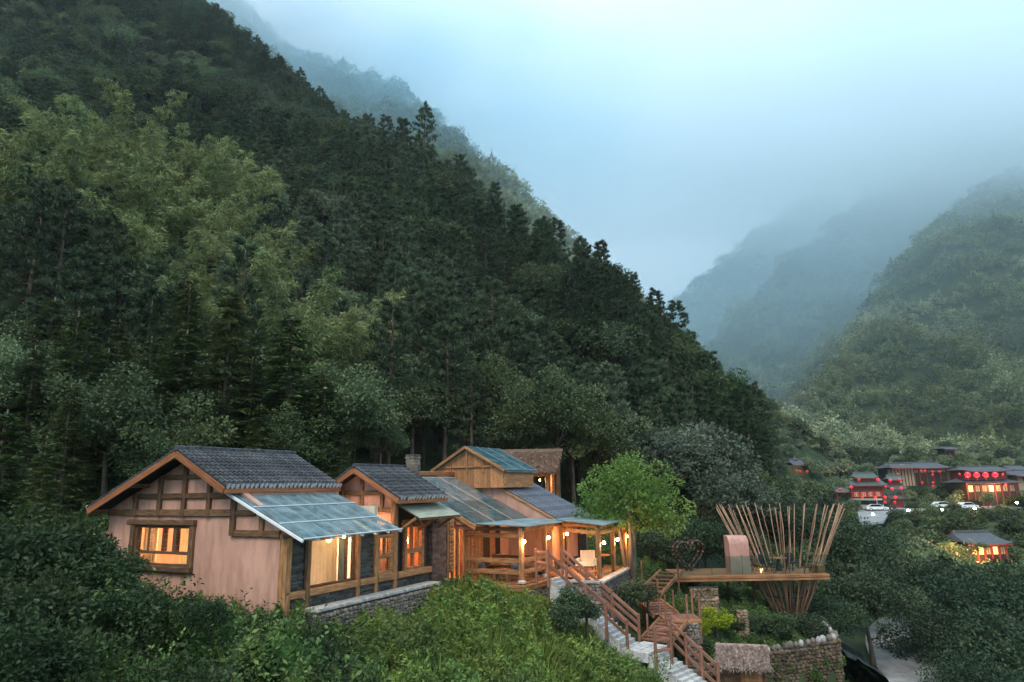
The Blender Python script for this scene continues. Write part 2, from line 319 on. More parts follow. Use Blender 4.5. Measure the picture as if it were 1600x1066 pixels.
# the wooded slope: tree tops seen in the photograph less the height of the trees
canopy((0, 20, 190, 10), (-60, 120, 140, 10), (100, 100, 150, 10), (100, 30, 190, 10), (0, 250, 78, 12), (100, 215, 72, 12), (300, 240, 74, 12), (300, 120, 180, 12), (450, 200, 140, 12),
       (200, 450, 50, 12), (480, 480, 54, 12), (40, 430, 48, 12), (290, 530, 41, 11.5), (600, 300, 110, 12), (560, 400, 85, 12), (700, 450, 77, 10), (700, 570, 55, 8), (820, 480, 85, 11), (900, 570, 72, 11), (1000, 620, 64, 10), (1100, 660, 78, 10),
       (1060, 700, 56, 8.5), (-150, 300, 60, 10), (-200, 600, 40, 9),
       (1210, 668, 96, 9), (1130, 595, 106, 10), (1050, 520, 116, 10), (960, 440, 125, 11), (870, 380, 131, 12), (740, 285, 140, 13), (660, 225, 146, 13), (560, 190, 166, 12), (450, 110, 202, 11), (380, 50, 226, 10), (310, 0, 250, 10), (180, -90, 290, 10), (0, -120, 260, 10), (-200, -100, 220, 10))
_n = len(ctl)
for x, y, z in [ctl[i] for i in range(_n - 14, _n - 2)]: ctl.append((x + 26, y + 34, z - 24))
ctl += [(-25, 13, 8.7), (-19, 17, 8.6), (-19, 23, 9.2), (-13, 17.5, 7.5), (-14, 21.5, 7.9), (-8.5, 18.5, 6.9), (-8.5, 21.6, 7.6), (-5, 22.5, 7.1), (-4, 20, 6.4), (-1, 21.5, 5.8), (-3, 25.6, 6.9), (-2, 27.3, 7.1), (0.5, 28.6, 6.9), (2.0, 27, 5.8), (4, 25, 4.3),
        (0, 16, 4.2), (6, 20, 2.7), (10, 24, 2.4), (4.6, 29.3, 4.2), (3.2, 30.6, 5.3), (2.7, 31.8, 6.2), (6, 31, 3.9), (1.6, 34.0, 7.0), (8.5, 29.2, 2.2), (9, 33.5, 4.4), (12, 36, 4.5), (15, 36.6, 4.4), (7.5, 34.5, 5.2), (18.5, 39, 1.2), (21.5, 37.5, 1), (23, 43, 1), (25, 50, 1), (20, 30, .8), (14, 40, 4.8), (18, 45, 4.0), (10, 40, 5.6),
        (7.5, 38, 6.5), (5, 42.5, 7.8), (12, 48, 6.0), (18, 55, 3), (23, 62, .5), (30, 40, 1.0), (45, 40, 1.2), (45, 70, -2), (36, 60, -2), (30, 75, -1), (60, 100, -2), (40, 95, 0), (50, 125, -1.5), (60, 150, 2), (70, 165, 4.0), (85, 170, 4.0), (90, 140, 1), (115, 165, 4), (125, 150, 3), (62, 178, 4.5), (80, 200, 5), (100, 225, 9), (130, 210, 10), (55, 170, 4), (48, 150, 5),
        (0, -10, 3), (-25, -5, 7), (20, -5, .5), (45, 10, .5), (70, 40, 2), (90, 70, 3), (-60, 0, 22), (-60, -60, 20), (60, -60, 4), (-70, 30, 34), (-40, 30, 18), (-30, 38, 15), (-20, 42, 12.5), (-8, 45, 11), (3, 48, 10), (-110, 60, 62), (-190, 130, 110), (-170, 0, 60)]
CT = np.array(ctl); _d = np.hypot(CT[:, None, 0]-CT[None, :, 0], CT[:, None, 1]-CT[None, :, 1])
_A = np.zeros((len(CT)+1,)*2); _A[:-1, :-1] = -np.sqrt(_d*_d+4) + np.eye(len(CT))*.5; _A[:-1, -1] = 1; _A[-1, :-1] = 1
_W = np.linalg.solve(_A, np.append(CT[:, 2], 0))
def _line(pts, h): return np.array([tuple(at(x, y, D) - Vector((0, 0, h))) for x, y, D in pts])
CREST = [(_line([(200, -160, 470), (330, -40, 450), (370, 30, 440), (440, 66, 432), (530, 92, 425), (600, 130, 418), (640, 152, 412), (700, 212, 404), (760, 255, 398), (830, 322, 392), (880, 368, 385), (960, 470, 370), (1060, 575, 350), (1160, 640, 330)], 7), 1.15, 1.15),
         (_line([(930, 470, 250), (1050, 535, 235), (1120, 570, 228), (1190, 612, 222), (1250, 668, 215), (1290, 720, 205)], 6), .85, .85),
         (_line([(1240, 705, 300), (1310, 560, 360), (1370, 470, 410), (1420, 392, 450), (1480, 330, 480), (1540, 286, 500), (1600, 250, 520), (1760, 190, 540), (2100, 150, 560)], 7), .78, 2.4),
         (_line([(1085, 560, 590), (1180, 484, 640), (1240, 402, 660), (1290, 372, 680), (1340, 318, 700), (1410, 270, 720), (1500, 240, 760)], 7), .85, 2.2),
         (_line([(1000, 570, 830), (1045, 502, 850), (1100, 432, 880), (1150, 392, 900), (1200, 352, 920), (1270, 310, 950)], 7), .9, 1.6)]
ROAD = np.array([(18.5, 28.5), (20.2, 33), (21.6, 37.5), (22.9, 41.5), (24.4, 46), (26.5, 51), (29.5, 56), (34, 61), (40, 66)]); ROADZ = .95
RWALL = np.array([(6.9, 30.3), (9.3, 32.3), (12.2, 33.6), (15.3, 34.9), (16.2, 38.5), (17.2, 42)])   # dry stone retaining wall
def segdist(X, Y, pl):
    best = np.full(X.shape, 1e9); tt = np.zeros(X.shape); side = np.zeros(X.shape); zz = np.zeros(X.shape)
    for i in range(len(pl)-1):
        p, q = pl[i], pl[i+1]; dx, dy = q[0]-p[0], q[1]-p[1]; t = np.clip(((X-p[0])*dx+(Y-p[1])*dy)/(dx*dx+dy*dy), 0, 1)
        d = np.hypot(X-p[0]-t*dx, Y-p[1]-t*dy); m = d < best; best = np.where(m, d, best); side = np.where(m, (X-p[0])*dy-(Y-p[1])*dx, side); tt = np.where(m, i+t, tt)
    return best, side, tt
def sm(x, a_, b_): t = np.clip((x-a_)/(b_-a_), 0, 1); return t*t*(3-2*t)
def terr(X, Y):
    X = np.asarray(X, float); Y = np.asarray(Y, float); sh = X.shape; X = X.ravel(); Y = Y.ravel(); r = np.hypot(X, Y)
    z = np.full(X.shape, 4.0); nm = r < 360
    if nm.any():
        x, y = X[nm], Y[nm]; acc = np.full(x.shape, _W[-1])
        for i in range(len(CT)): acc -= _W[i]*np.sqrt((x-CT[i, 0])**2+(y-CT[i, 1])**2+4)
        wgt = 1-sm(r[nm], 290, 355); z[nm] = acc*wgt+4*(1-wgt)
    near = sm(r, 45, 110); z += fbm(X/14, Y/14, 3)*3.5*near*(1-sm(X/np.maximum(r, 1)*200, 60, 75)*(1-sm(r, 160, 200))) + fbm(X/3.5, Y/3.5, 9, 3)*.35
    fm = r > 150; n1 = np.zeros(X.shape); n2 = np.zeros(X.shape); n1[fm] = fbm(X[fm]/70, Y[fm]/70, 21); n2[fm] = fbm(X[fm]/26, Y[fm]/26, 27, 3)
    for pl, kr, kl in (CREST if fm.any() else ()):
        d = None
        for i in range(len(pl)-1):
            p, q = pl[i], pl[i+1]; dx, dy = q[0]-p[0], q[1]-p[1]; t = np.clip(((X-p[0])*dx+(Y-p[1])*dy)/(dx*dx+dy*dy), 0, 1)
            ds = np.hypot(X-p[0]-t*dx, Y-p[1]-t*dy); k = np.where((X-p[0])*dy-(Y-p[1])*dx < 0, kl, kr); h = p[2]+(q[2]-p[2])*t-k*(np.sqrt(ds*ds+36)-6)
            h += n1*np.minimum(ds*.42, 40)-np.minimum(ds*.10, 10) + n2*np.minimum(5+ds*.12, 13)
            d = h if d is None else np.maximum(d, h)
        z = np.where(r > 150, np.maximum(z, d), z)
    # level ground under the cottages and the terrace
    al = (X-C1.x)*AX[0]+(Y-C1.y)*AX[1]; bl = (X-C1.x)*BX[0]+(Y-C1.y)*BX[1]
    pad = np.where(al < 10, C1.z-.25, C1.z-.85); mk = sm(al, -1.2, -.1)*(1-sm(al, 21, 23))*sm(bl, -1.0, -.3)*(1-sm(bl, 9.3, 12)); z = z*(1-mk)+pad*mk
    m2 = sm(al, 10.4, 11.2)*(1-sm(al, 19.2, 21))*sm(bl, -6.6, -5.9)*(1-sm(bl, -1, 0)); z = np.where(m2 > 0, z*(1-m2)+np.minimum(z, C1.z-1.1)*m2, z)
    # step down in front of the stone retaining wall, and the bed of the road
    d, s_, t_ = segdist(X, Y, RWALL); fr = (s_ > 0) & (d < 9) & (t_ > .02); z = np.where(fr & (X < 24), np.minimum(z, 4.3-sm(d, 0, .35)*2.9), z)
    d, s_, t_ = segdist(X, Y, ROAD); mk = 1-sm(d, 2.5, 5.5); z = z*(1-mk)+(ROADZ-.12)*mk
    return z.reshape(sh)
_ang = np.radians(np.concatenate([np.linspace(-180, -48, 50, endpoint=False), np.linspace(-48, 46, 330), np.linspace(46, 180, 51)[1:]])); _rad = np.geomspace(3, 2600, 400)
_AA, _RR = np.meshgrid(_ang, _rad, indexing='ij'); GX, GY = np.sin(_AA)*_RR, np.cos(_AA)*_RR; GZ = terr(GX, GY)
_na, _nr = GX.shape; _i = np.arange(_na*_nr).reshape(_na, _nr)
Qs = np.stack([_i[:-1, :-1], _i[:-1, 1:], _i[1:, 1:], _i[1:, :-1]], -1).reshape(-1, 4)
Vg = np.stack([GX, GY, GZ], -1).reshape(-1, 3); Vg = np.vstack([Vg, [[0, 0, float(terr(np.array([0.]), np.array([0.]))[0])]]])
_tm = mesh_np('ground', Vg, Qs, M['soil'], True)
ground = tag(ob('ground', _tm), 'steep wooded valley ground and mountainsides', None, None, 'structure')
# how high the land already reaches along each line of sight
_el = (GZ-12)/_RR; _cum = np.maximum.accumulate(np.concatenate([np.full((_na, 1), -9.), _el[:, :-1]], 1), 1)
def seen(x, y, ztop, slack=0.0):
    r = np.hypot(x, y); a_ = np.arctan2(x, y); ia = np.clip(np.searchsorted(_ang, a_), 0, _na-1); ir = np.clip(np.searchsorted(_rad, r*.985), 0, _nr-1)
    return (ztop-12)/r > _cum[ia, ir]+slack
def gz(x, y):
    return float(terr(np.array([float(x)]), np.array([float(y)]))[0])

# road with a low concrete kerb
def strip(name, pl, off0, off1, z, m, nsub=6, kind='structure', label=None):
    P_ = []
    for i in range(len(pl)-1):
        for k in range(nsub): P_.append(pl[i]+(pl[i+1]-pl[i])*k/nsub)
    P_.append(pl[-1]); P_ = np.array(P_)
    for _ in range(6): P_[1:-1] = (P_[:-2]+P_[2:]+2*P_[1:-1])/4
    t = np.gradient(P_, axis=0); t /= np.linalg.norm(t, axis=1)[:, None]; n = np.stack([t[:, 1], -t[:, 0]], 1); k = len(P_)
    a_, b_ = P_+n*off0, P_+n*off1; o = MB()
    for i in range(k-1):
        A_, B_, C_, D_ = a_[i], b_[i], b_[i+1], a_[i+1]
        o.add([(*A_, z), (*B_, z), (*C_, z), (*D_, z), (*A_, z-.25), (*B_, z-.25), (*C_, z-.25), (*D_, z-.25)], [(0, 1, 2, 3), (0, 4, 5, 1), (3, 2, 6, 7), (0, 3, 7, 4), (1, 5, 6, 2)])
    return tag(o.build(name, m), label, None, None, kind)
strip('road', ROAD, -2.1, 2.1, ROADZ, M['asphalt'], label='pale worn concrete road curving past the retaining wall')
strip('kerb', ROAD, 2.1, 2.32, ROADZ+.14, M['coping'], label='low concrete kerb along the road')

# ------------------------------------------------------------------ plants
def unit(v): return v/np.maximum(np.linalg.norm(v, axis=-1, keepdims=True), 1e-9)
def leaves(C, D, Nn, Ln, Wd):
    """four-cornered leaves: base points C, axis D, facing Nn, length, width"""
    n = len(C); D = unit(D); S = unit(np.cross(D, Nn)); Ln = np.broadcast_to(Ln, (n,))[:, None]; Wd = np.broadcast_to(Wd, (n,))[:, None]
    up = unit(np.cross(S, D))
    V = np.stack([C, C+D*Ln*.45+S*Wd*.5+up*Wd*.12, C+D*Ln, C+D*Ln*.45-S*Wd*.5+up*Wd*.12], 1).reshape(-1, 3)
    return V, np.arange(n*4).reshape(-1, 4)
def rdir(n): return unit(rng.normal(size=(n, 3)))
TINT = [None]
def cat_(parts, g=1):
    Vs, Qs_, k = [], [], 0
    for V, Q in parts: Vs.append(V); Qs_.append(Q+k); k += len(V)
    cl = rng.random(len(parts)//g+1); TINT[0] = np.concatenate([np.full(len(Q), cl[i//g]) for i, (V, Q) in enumerate(parts)])
    return np.concatenate(Vs), np.concatenate(Qs_)
def trunk_mb(h, r, lean=.03, n=7, seg=5):
    o = MB(); lx, ly = random.uniform(-lean, lean), random.uniform(-lean, lean)
    pts = [Vector((lx*h*(i/seg)+random.uniform(-.02, .02)*h*.4*(0 < i), ly*h*(i/seg), h*i/seg-(.6 if i == 0 else 0))) for i in range(seg+1)]
    o.tube(pts, [r*(1.25 if i == 0 else 1-.8*i/seg) for i in range(seg+1)], n); return o, pts
def broad(h, R, m, nb=34, per=150, ll=.34, lw=.2, ht=.42, flat=.85, bark='bark', stems=1, name='crown', low=.35):
    """round headed tree: leaf clumps set through an uneven crown on a trunk with limbs"""
    o, pts = trunk_mb(h*.72, h*.018+.05, .05); cz = h*(ht+(1-ht)/2); rz = h*(1-ht)/2*flat
    for _ in range(stems-1):
        x, y = random.uniform(-.3, .3), random.uniform(-.3, .3); o.tube([(x, y, -.4), (x*2.2, y*2.2, h*.3), (x*4, y*4, h*.62)], [h*.013+.03, h*.011+.02, .02], 6)
    d = rdir(nb); d[:, 2] = np.abs(d[:, 2])*(.75+low)-low; d = unit(d); rr = rng.uniform(.45, 1.0, (nb, 1)); lump = 1+.3*np.sin(d[:, :1]*5+random.random()*6)*np.cos(d[:, 1:2]*4+random.random()*6)
    B = d*rr*lump*np.array([R, R, rz])*.82+np.array([0, 0, cz])
    br = rng.uniform(.55, 1.0, nb)*R*.36
    for i in range(0, nb, max(1, nb//11)):
        p = Vector(B[i]); q = pts[3]+(pts[4]-pts[3])*random.random(); o.tube([q, q.lerp(p, .5)+Vector((0, 0, -.1*R)), p], [h*.008+.02, h*.005+.012, .008], 5)
    parts = []
    for i in range(nb):
        n = int(per*(br[i]/(R*.3))**1.6); dd = rdir(n); dd[:, 2] *= .75; dd[:, 2] += .12
        C = B[i]+dd*br[i]*rng.uniform(.55, 1.05, (n, 1)); out = unit(dd+rng.normal(0, .55, (n, 3))+np.array([0, 0, -.25])); parts.append(leaves(C, out, rdir(n)+np.array([0, 0, .9]), rng.uniform(.7, 1.25, n)*ll, rng.uniform(.8, 1.2, n)*lw))
    V, Q = cat_(parts); return o.mesh('trunk', M[bark], True), mesh_np(name, V, Q, m, tint=TINT[0])
def pine(h, m, nbr=46, tuft=9, bl=11, c0=.30, R=.22, nl=.5, nw=.11):
    o, pts = trunk_mb(h*.97, h*.013+.06, .035, 7, 7); parts = []
    for i in range(nbr):
        t = c0+(1-c0)*((i+random.random())/nbr)**.9; q = pts[min(6, int(t*7))].lerp(pts[min(7, int(t*7)+1)], t*7-int(t*7)) if t < .99 else pts[-1]
        ln = h*R*(1.05-t)**.62*random.uniform(.55, 1.2)+.25; az = i*2.4+random.uniform(-.5, .5); dv = np.array([math.cos(az), math.sin(az), random.uniform(.02, .35)+t*.25])
        tip = np.array(q)+dv*ln; o.tube([q, Vector(np.array(q)+dv*ln*.5+np.array([0, 0, -.05*ln])), tip], [.012*h*(1.05-t)*.6+.012, .02, .008], 4, cap=False)
        for k in range(tuft):
            s_ = .38+.66*(k+random.random()*.7)/tuft; c = np.array(q)+dv*ln*s_+rng.normal(0, .10, 3)*ln*np.array([1, 1, .35])
            ax = unit(dv*.5+np.array([0, 0, .75])+rng.normal(0, .3, 3)); D = unit(ax*1.0+rdir(bl)*.85); parts.append(leaves(np.repeat(c[None], bl, 0), D, rdir(bl), rng.uniform(.7, 1.2, bl)*nl, nw))
    top = np.array(pts[-1]); D = unit(rdir(24)*.7+np.array([0, 0, 1])); parts.append(leaves(np.repeat(top[None], 24, 0)-[0, 0, .25], D, rdir(24), nl*1.2, nw))
    V, Q = cat_(parts, 3); return o.mesh('trunk', M['bark'], True), mesh_np('crown', V, Q, m, tint=TINT[0])
def fir(h, m, R=.2, nw=40, nb=7, nl=12):
    o, pts = trunk_mb(h, h*.011+.05, .015, 7, 4); parts = []
    for i in range(nw):
        t = .06+.93*i/nw; z = h*t
        for k in range(nb):
            if random.random() < .16: continue
            az = k*2*math.pi/nb+i*1.1+random.uniform(-.3, .3); ln = h*R*(1.02-t)**.8*random.uniform(.45, 1.3)+.2; z = h*(t+random.uniform(-.02, .02)); d2 = np.array([math.cos(az), math.sin(az), 0]); sd = np.array([-d2[1], d2[0], 0])
            s_ = np.linspace(.22, 1, nl); P_ = d2*(ln*s_)[:, None]+np.array([0, 0, z])+np.array([0, 0, 1])*(ln*(.10*s_-.34*s_**2+.16*s_**5))[:, None]+np.array(pts[0])*0
            for sg in (-1, 1):
                D = unit(d2*.75+sd*sg*.9+rng.normal(0, .22, (nl, 3))+np.array([0, 0, -.12])); parts.append(leaves(P_+rng.normal(0, .03, (nl, 3)), D, rng.normal(0, .3, (nl, 3))+np.array([0, 0, 1]), (.5-.2*s_)*rng.uniform(.75, 1.25, nl)*min(1, ln), .12))
            if i % 3 == 0 and k % 2 == 0: o.tube([(0, 0, z), tuple(P_[-1])], [.02, .006], 4, cap=False)
    V, Q = cat_(parts, 2); return o.mesh('trunk', M['bark'], True), mesh_np('crown', V, Q, m, tint=TINT[0])
def bamboo(h, m, nc=6, spread=2.2, nn=24, per=15, bend=.36, ll=.5, lw=.10):
    o = MB(); parts = []
    for c in range(nc):
        az = c*2.4+random.uniform(-.6, .6); d2 = np.array([math.cos(az), math.sin(az), 0]); b0 = d2*random.uniform(.1, .6); hh = h*random.uniform(.72, 1.05); bd = bend*random.uniform(.5, 1.25)
        s_ = np.linspace(0, 1, 14); P_ = b0+d2*(spread*s_*.35+hh*bd*s_**3.2)[:, None]+np.array([0, 0, 1])*(hh*(s_-.20*bd/.34*s_**4))[:, None]; P_[0, 2] -= .5
        o.tube([tuple(p) for p in P_], [.05*(1-.85*x)+.006 for x in s_], 5, cap=False)
        for k in range(nn):
            t = .42+.58*((k+random.random())/nn)**.8; x = t*13; i = min(12, int(x)); q = P_[i]+(P_[i+1]-P_[i])*(x-i)
            for j in range(2):
                a2 = random.random()*6.28; ln = (1.5*(1-t)**.55+.38)*random.uniform(.6, 1.2); dv = np.array([math.cos(a2), math.sin(a2), .45])+d2*.35
                u = np.sort(rng.uniform(.25, 1, per)); C = q+unit(dv)*(ln*u)[:, None]+np.array([0, 0, -1])*(ln*.42*u**2)[:, None]+rng.normal(0, .09, (per, 3))
                D = unit(dv*.6+rng.normal(0, .5, (per, 3))+np.array([0, 0, -.62])); parts.append(leaves(C, D, rdir(per)+np.array([0, 0, .6]), rng.uniform(.7, 1.2, per)*ll, lw))
    V, Q = cat_(parts, 5); return o.mesh('culm', M['culm'], True), mesh_np('foliage', V, Q, m, tint=TINT[0])
def faray(R, h, m, n=170, s=.95, cone=0):
    d = rdir(n); d[:, 2] = np.abs(d[:, 2])*1.05-.12; rad = rng.uniform(.6, 1.05, (n, 1))*(1+.25*np.sin(d[:, :1]*6+random.random()*6)); C = d*rad*np.array([R, R, h*.62])+np.array([0, 0, h*.38])
    if cone: f_ = np.clip(1.05-C[:, 2:]/h, .08, 1); C[:, :2] *= f_*1.5
    V, Q = leaves(C, unit(d+rng.normal(0, .6, (n, 3))), rdir(n)+np.array([0, 0, 1.0]), rng.uniform(.7, 1.3, n)*s, s*.62); return mesh_np('crown', V, Q, m, tint=np.clip(.5+.5*np.sin(d[:, 0]*4+1)*np.cos(d[:, 1]*4)+.25*d[:, 2], 0, 1))  # tint rises with height: light from above painted into the far crowns
def shrub(R, h, m, n=620, ll=.17, lw=.085, nb=9):
    parts = []
    for i in range(nb):
        d = rdir(1)[0]; c = np.array([d[0]*R*.6, d[1]*R*.6, h*random.uniform(.3, .75)]); k = n//nb; dd = rdir(k); C = c+dd*np.array([R*.48, R*.48, h*.36])*rng.uniform(.5, 1.05, (k, 1)); C[:, 2] = np.maximum(C[:, 2], .03)
        parts.append(leaves(C, unit(dd+rng.normal(0, .5, (k, 3))+np.array([0, 0, .15])), rdir(k)+np.array([0, 0, .9]), rng.uniform(.65, 1.3, k)*ll, rng.uniform(.8, 1.2, k)*lw))
    for i in range(max(4, nb-1)):                    # stray shoots standing out of the mound
        a2 = random.random()*6.28; k = 14; u = np.linspace(.35, 1, k); dv = np.array([math.cos(a2)*random.uniform(.2, .9), math.sin(a2)*random.uniform(.2, .9), 1.0]); C = dv*(u*h*random.uniform(1.1, 1.5))[:, None]*np.array([R, R, 1.0]); D_ = rdir(k); D_[:, 2] = np.abs(D_[:, 2])*.6
        parts.append(leaves(C, D_, rdir(k)+np.array([0, 0, .9]), rng.uniform(.7, 1.5, k)*ll, lw*1.2))
    V, Q = cat_(parts); return mesh_np('shrub', V, Q, m, tint=TINT[0])
def tuft(m, n=34, h=.6, R=.25, w=.022):
    a_ = rng.uniform(0, 6.28, n); C = np.stack([np.cos(a_)*rng.uniform(0, R, n), np.sin(a_)*rng.uniform(0, R, n), np.zeros(n)], 1); hh = rng.uniform(.5, 1.1, n)*h; D = unit(np.stack([np.cos(a_)*.4, np.sin(a_)*.4, np.ones(n)], 1)+rng.normal(0, .2, (n, 3)))
    return mesh_np('tuft', *leaves(C, D, rdir(n), hh, w), m, tint=rng.random(n))
def inst_stuff(name, label, pts, src, group=None):
    """one mass of plants: src copies spread over pts (x, y, z, scale, turn, which)"""
    pts = np.asarray(pts, np.float32)
    if len(pts) == 0: return None
    me = bpy.data.meshes.new(name); me.vertices.add(len(pts)); me.vertices.foreach_set('co', np.ascontiguousarray(pts[:, :3]).ravel())
    for an, ty, c in (('psize', 'FLOAT', 3), ('pturn', 'FLOAT', 4)): A_ = me.attributes.new(an, ty, 'POINT'); A_.data.foreach_set('value', np.ascontiguousarray(pts[:, c]))
    A_ = me.attributes.new('pick', 'INT', 'POINT'); A_.data.foreach_set('value', pts[:, 5].astype(np.int32))
    o = tag(ob(name, me), label, None, group, 'stuff')
    g = bpy.data.node_groups.new(name, 'GeometryNodeTree'); g.interface.new_socket('Geometry', in_out='INPUT', socket_type='NodeSocketGeometry'); g.interface.new_socket('Geometry', in_out='OUTPUT', socket_type='NodeSocketGeometry')
    gi, go = g.nodes.new('NodeGroupInput'), g.nodes.new('NodeGroupOutput'); iop = g.nodes.new('GeometryNodeInstanceOnPoints'); l = g.links.new
    jn = g.nodes.new('GeometryNodeJoinGeometry')
    for s_ in reversed(src):
        oi = g.nodes.new('GeometryNodeObjectInfo'); oi.inputs['Object'].default_value = s_; oi.inputs['As Instance'].default_value = True; oi.transform_space = 'ORIGINAL'; l(oi.outputs['Geometry'], jn.inputs[0])
    def attr(nm, ty): n = g.nodes.new('GeometryNodeInputNamedAttribute'); n.data_type = ty; n.inputs['Name'].default_value = nm; return n.outputs[0]
    cx = g.nodes.new('ShaderNodeCombineXYZ'); l(attr('pturn', 'FLOAT'), cx.inputs[2]); e2r = g.nodes.new('FunctionNodeEulerToRotation'); l(cx.outputs[0], e2r.inputs[0])
    l(gi.outputs[0], iop.inputs['Points']); l(jn.outputs[0], iop.inputs['Instance']); iop.inputs['Pick Instance'].default_value = True; l(attr('pick', 'INT'), iop.inputs['Instance Index'])
    l(e2r.outputs[0], iop.inputs['Rotation']); l(attr('psize', 'FLOAT'), iop.inputs['Scale']); l(iop.outputs[0], go.inputs[0])
    md = o.modifiers.new('spread', 'NODES'); md.node_group = g; return o

PINES = [pine(h, M['L_pine'], nb, R=r) for h, nb, r in ((13, 46, .22), (14, 50, .20), (12, 40, .26), (11, 44, .24))]
BROAD = [broad(h, R, M['L_broad'], 34, 125, .36, .22) for h, R in ((8, 3.2), (9, 3.0), (7, 3.1))] + [broad(11, 4.4, M['L_broad'], 52, 125, .36, .22, .3)]
NEARB = [broad(h, R, M['L_broad'], 48, 190, .2, .12, .2) for h, R in ((7.5, 2.9), (8.5, 2.7))]
GREY = [broad(h, R, M['L_grey'], 36, 150, .26, .16, .25) for h, R in ((8, 3.4), (7, 3.3))]
FIRS = [fir(h, M['L_fir'], r) for h, r in ((11, .24), (10, .27), (12, .21), (9, .29))]
BAMB = [bamboo(h, M['L_bamboo']) for h in (15, 16, 14)]
LAST = [None]
def tree(name, kind, loc, s, label, cat, group=None, rz=None, parts=('trunk', 'crown'), sz=None):
    e = empty(name, loc, random.uniform(0, 6.28) if rz is None else rz, s)
    if sz: e.scale = (s, s, sz)
    ob(parts[0], kind[0], e); LAST[0] = ob(parts[1], kind[1], e); return tag(e, label, cat, group)
# ------------------------------------------------------------------ the wooded slope above the cottages
cand = []
D = 35.0
while D < 275:
    s = 3.0 if D < 60 else 3.5 if D < 120 else 4.3
    for u in np.arange(-.86, .60, s/D):
        if D > 130 and u > .25: continue
        y = D+random.uniform(-.42, .42)*s; x = (u+random.uniform(-.42, .42)*s/D)*y
        al = (x-C1.x)*AX[0]+(y-C1.y)*AX[1]; bl = (x-C1.x)*BX[0]+(y-C1.y)*BX[1]
        if -4 < al < 25 and -12 < bl < 11.2: continue
        if al <= -4 and bl < 8.5 and y < 38: continue
        if x > 14 and y < 62: continue
        if x > 4.5 and y < 50: continue
        if u > .30 and y < 76: continue
        if u > .365: continue
        cand.append((x, y))
    D += s*.92
cand = np.array(cand); cz = terr(cand[:, 0], cand[:, 1]); vis = seen(cand[:, 0], cand[:, 1], cz+10)
cand, cz = cand[vis], cz[vis]
spec = {'pine': [], 'broad': [], 'fir': [], 'bamboo': []}
for (x, y), z in zip(cand, cz):
    u = x/y; q = random.random(); wob = math.sin(x*.13)*3+math.cos(y*.11)*3
    if (-.85 < u < -.40 and 55+wob < y < 84+wob) or (-.46 < u < -.33 and 52+wob < y < 70+wob) or (-.36 < u < -.21 and 46 < y < 57+wob*.5) : k = 'bamboo' if q < .86 else 'broad'
    elif y < 49 and u < -.10: k = 'fir' if q < .5 else 'broad'
    elif y < 70 and u > -.22: k = 'broad' if q < .5 else 'pine'
    elif u < -.42 and y > 95: k = 'broad' if q < .62 else 'pine'
    else: k = 'pine' if q < .68 else 'broad'
    spec[k].append((x, y, z))
SRC = dict(pine=PINES, broad=BROAD, fir=FIRS, bamboo=BAMB); LIM = dict(pine=290, broad=260, fir=290, bamboo=290)
TXT = dict(pine=('pine_tree', 'dark green pine in the close forest on the slope above the cottages', 'pine tree', 'pines on the forested slope', 'dark pine wood covering the upper slope of the main hill'),
           broad=('broadleaf_tree', 'bushy round-headed tree among the pines on the slope above the cottages', 'tree', 'round-headed trees on the forested slope', 'mixed leafy wood on the upper slope of the main hill'),
           fir=('fir_tree', 'conical fir with light green branch tips close behind the cottages', 'fir tree', 'firs close behind the cottages', 'fir wood'),
           bamboo=('bamboo_clump', 'pale green feathery bamboo clump arching over the dark forest slope', 'bamboo', 'bamboo clumps on the slope', 'bamboo grove'))
first_crown = {}
for k, pts in spec.items():
    pts.sort(key=lambda p: p[1]); src = SRC[k]; nm, lab, ct, gr, far = TXT[k]; cr_ = {}
    for i, (x, y, z) in enumerate(pts[:LIM[k]][::-1]):
        j = i if i < len(src) else random.randrange(len(src))
        s = random.uniform(.68, 1.28)*(1.0 if k != 'pine' else .95)*(random.uniform(.65, 1.2) if k == 'fir' else 1)*(.62 if k == 'bamboo' and y < 50 else 1)
        e = tree(nm, random.choice(NEARB) if k == 'broad' and y < 72 and i >= len(src) else src[j], (x, y, z-.15), s, lab, ct, gr, parts=('culm', 'foliage') if k == 'bamboo' else ('trunk', 'crown'))
        if i < len(src): cr_[i] = LAST[0]
    first_crown[k] = [cr_[i] for i in sorted(cr_)]
    rest = [(x, y, z-.1, random.uniform(.65, 1.25), random.uniform(0, 6.28), random.randrange(len(src))) for x, y, z in pts[LIM[k]:]]
    inst_stuff(nm.replace('_tree', '')+'_wood', far, rest, first_crown[k])
print('FOREST', {k: len(v) for k, v in spec.items()})
# tall pines that break the skyline of the main ridge
for px, py, Dd, h, lab in ((630, 188, 146, 20, 'tall pine on the skyline, the left one of the highest pair'), (664, 166, 147, 23, 'tallest pine on the skyline of the main ridge, its top narrow'),
                           (735, 262, 141, 17, 'broad dark pine on the ridge just below the tall pair'), (772, 285, 139, 15, 'dark pine on the ridge between the broad pine and the lower gap'),
                           (905, 372, 130, 16, 'open-crowned pine high on the ridge where it steepens'), (940, 376, 128, 15, 'gaunt pine with gaps in its crown beside the open-crowned pine'), (990, 428, 122, 12, 'small dark pine at the lower end of the steep ridge')):
    p = at(px, py, Dd); k = random.randrange(4); z = p.z-h; s = h/(13, 14, 12, 11)[k]
    tree('skyline_pine', PINES[k], (p.x, p.y, z), s*.86, lab, 'pine tree', 'pines on the skyline', sz=s)

VALLEY = [broad(6, 2.7, M['L_far'], 26, 70, .42, .26, .22), broad(6.4, 2.5, M['L_broad'], 26, 70, .42, .26, .2), bamboo(6.5, M['L_bamboo'], 6, 1.2, 14, 9, .3, .5, .12)]
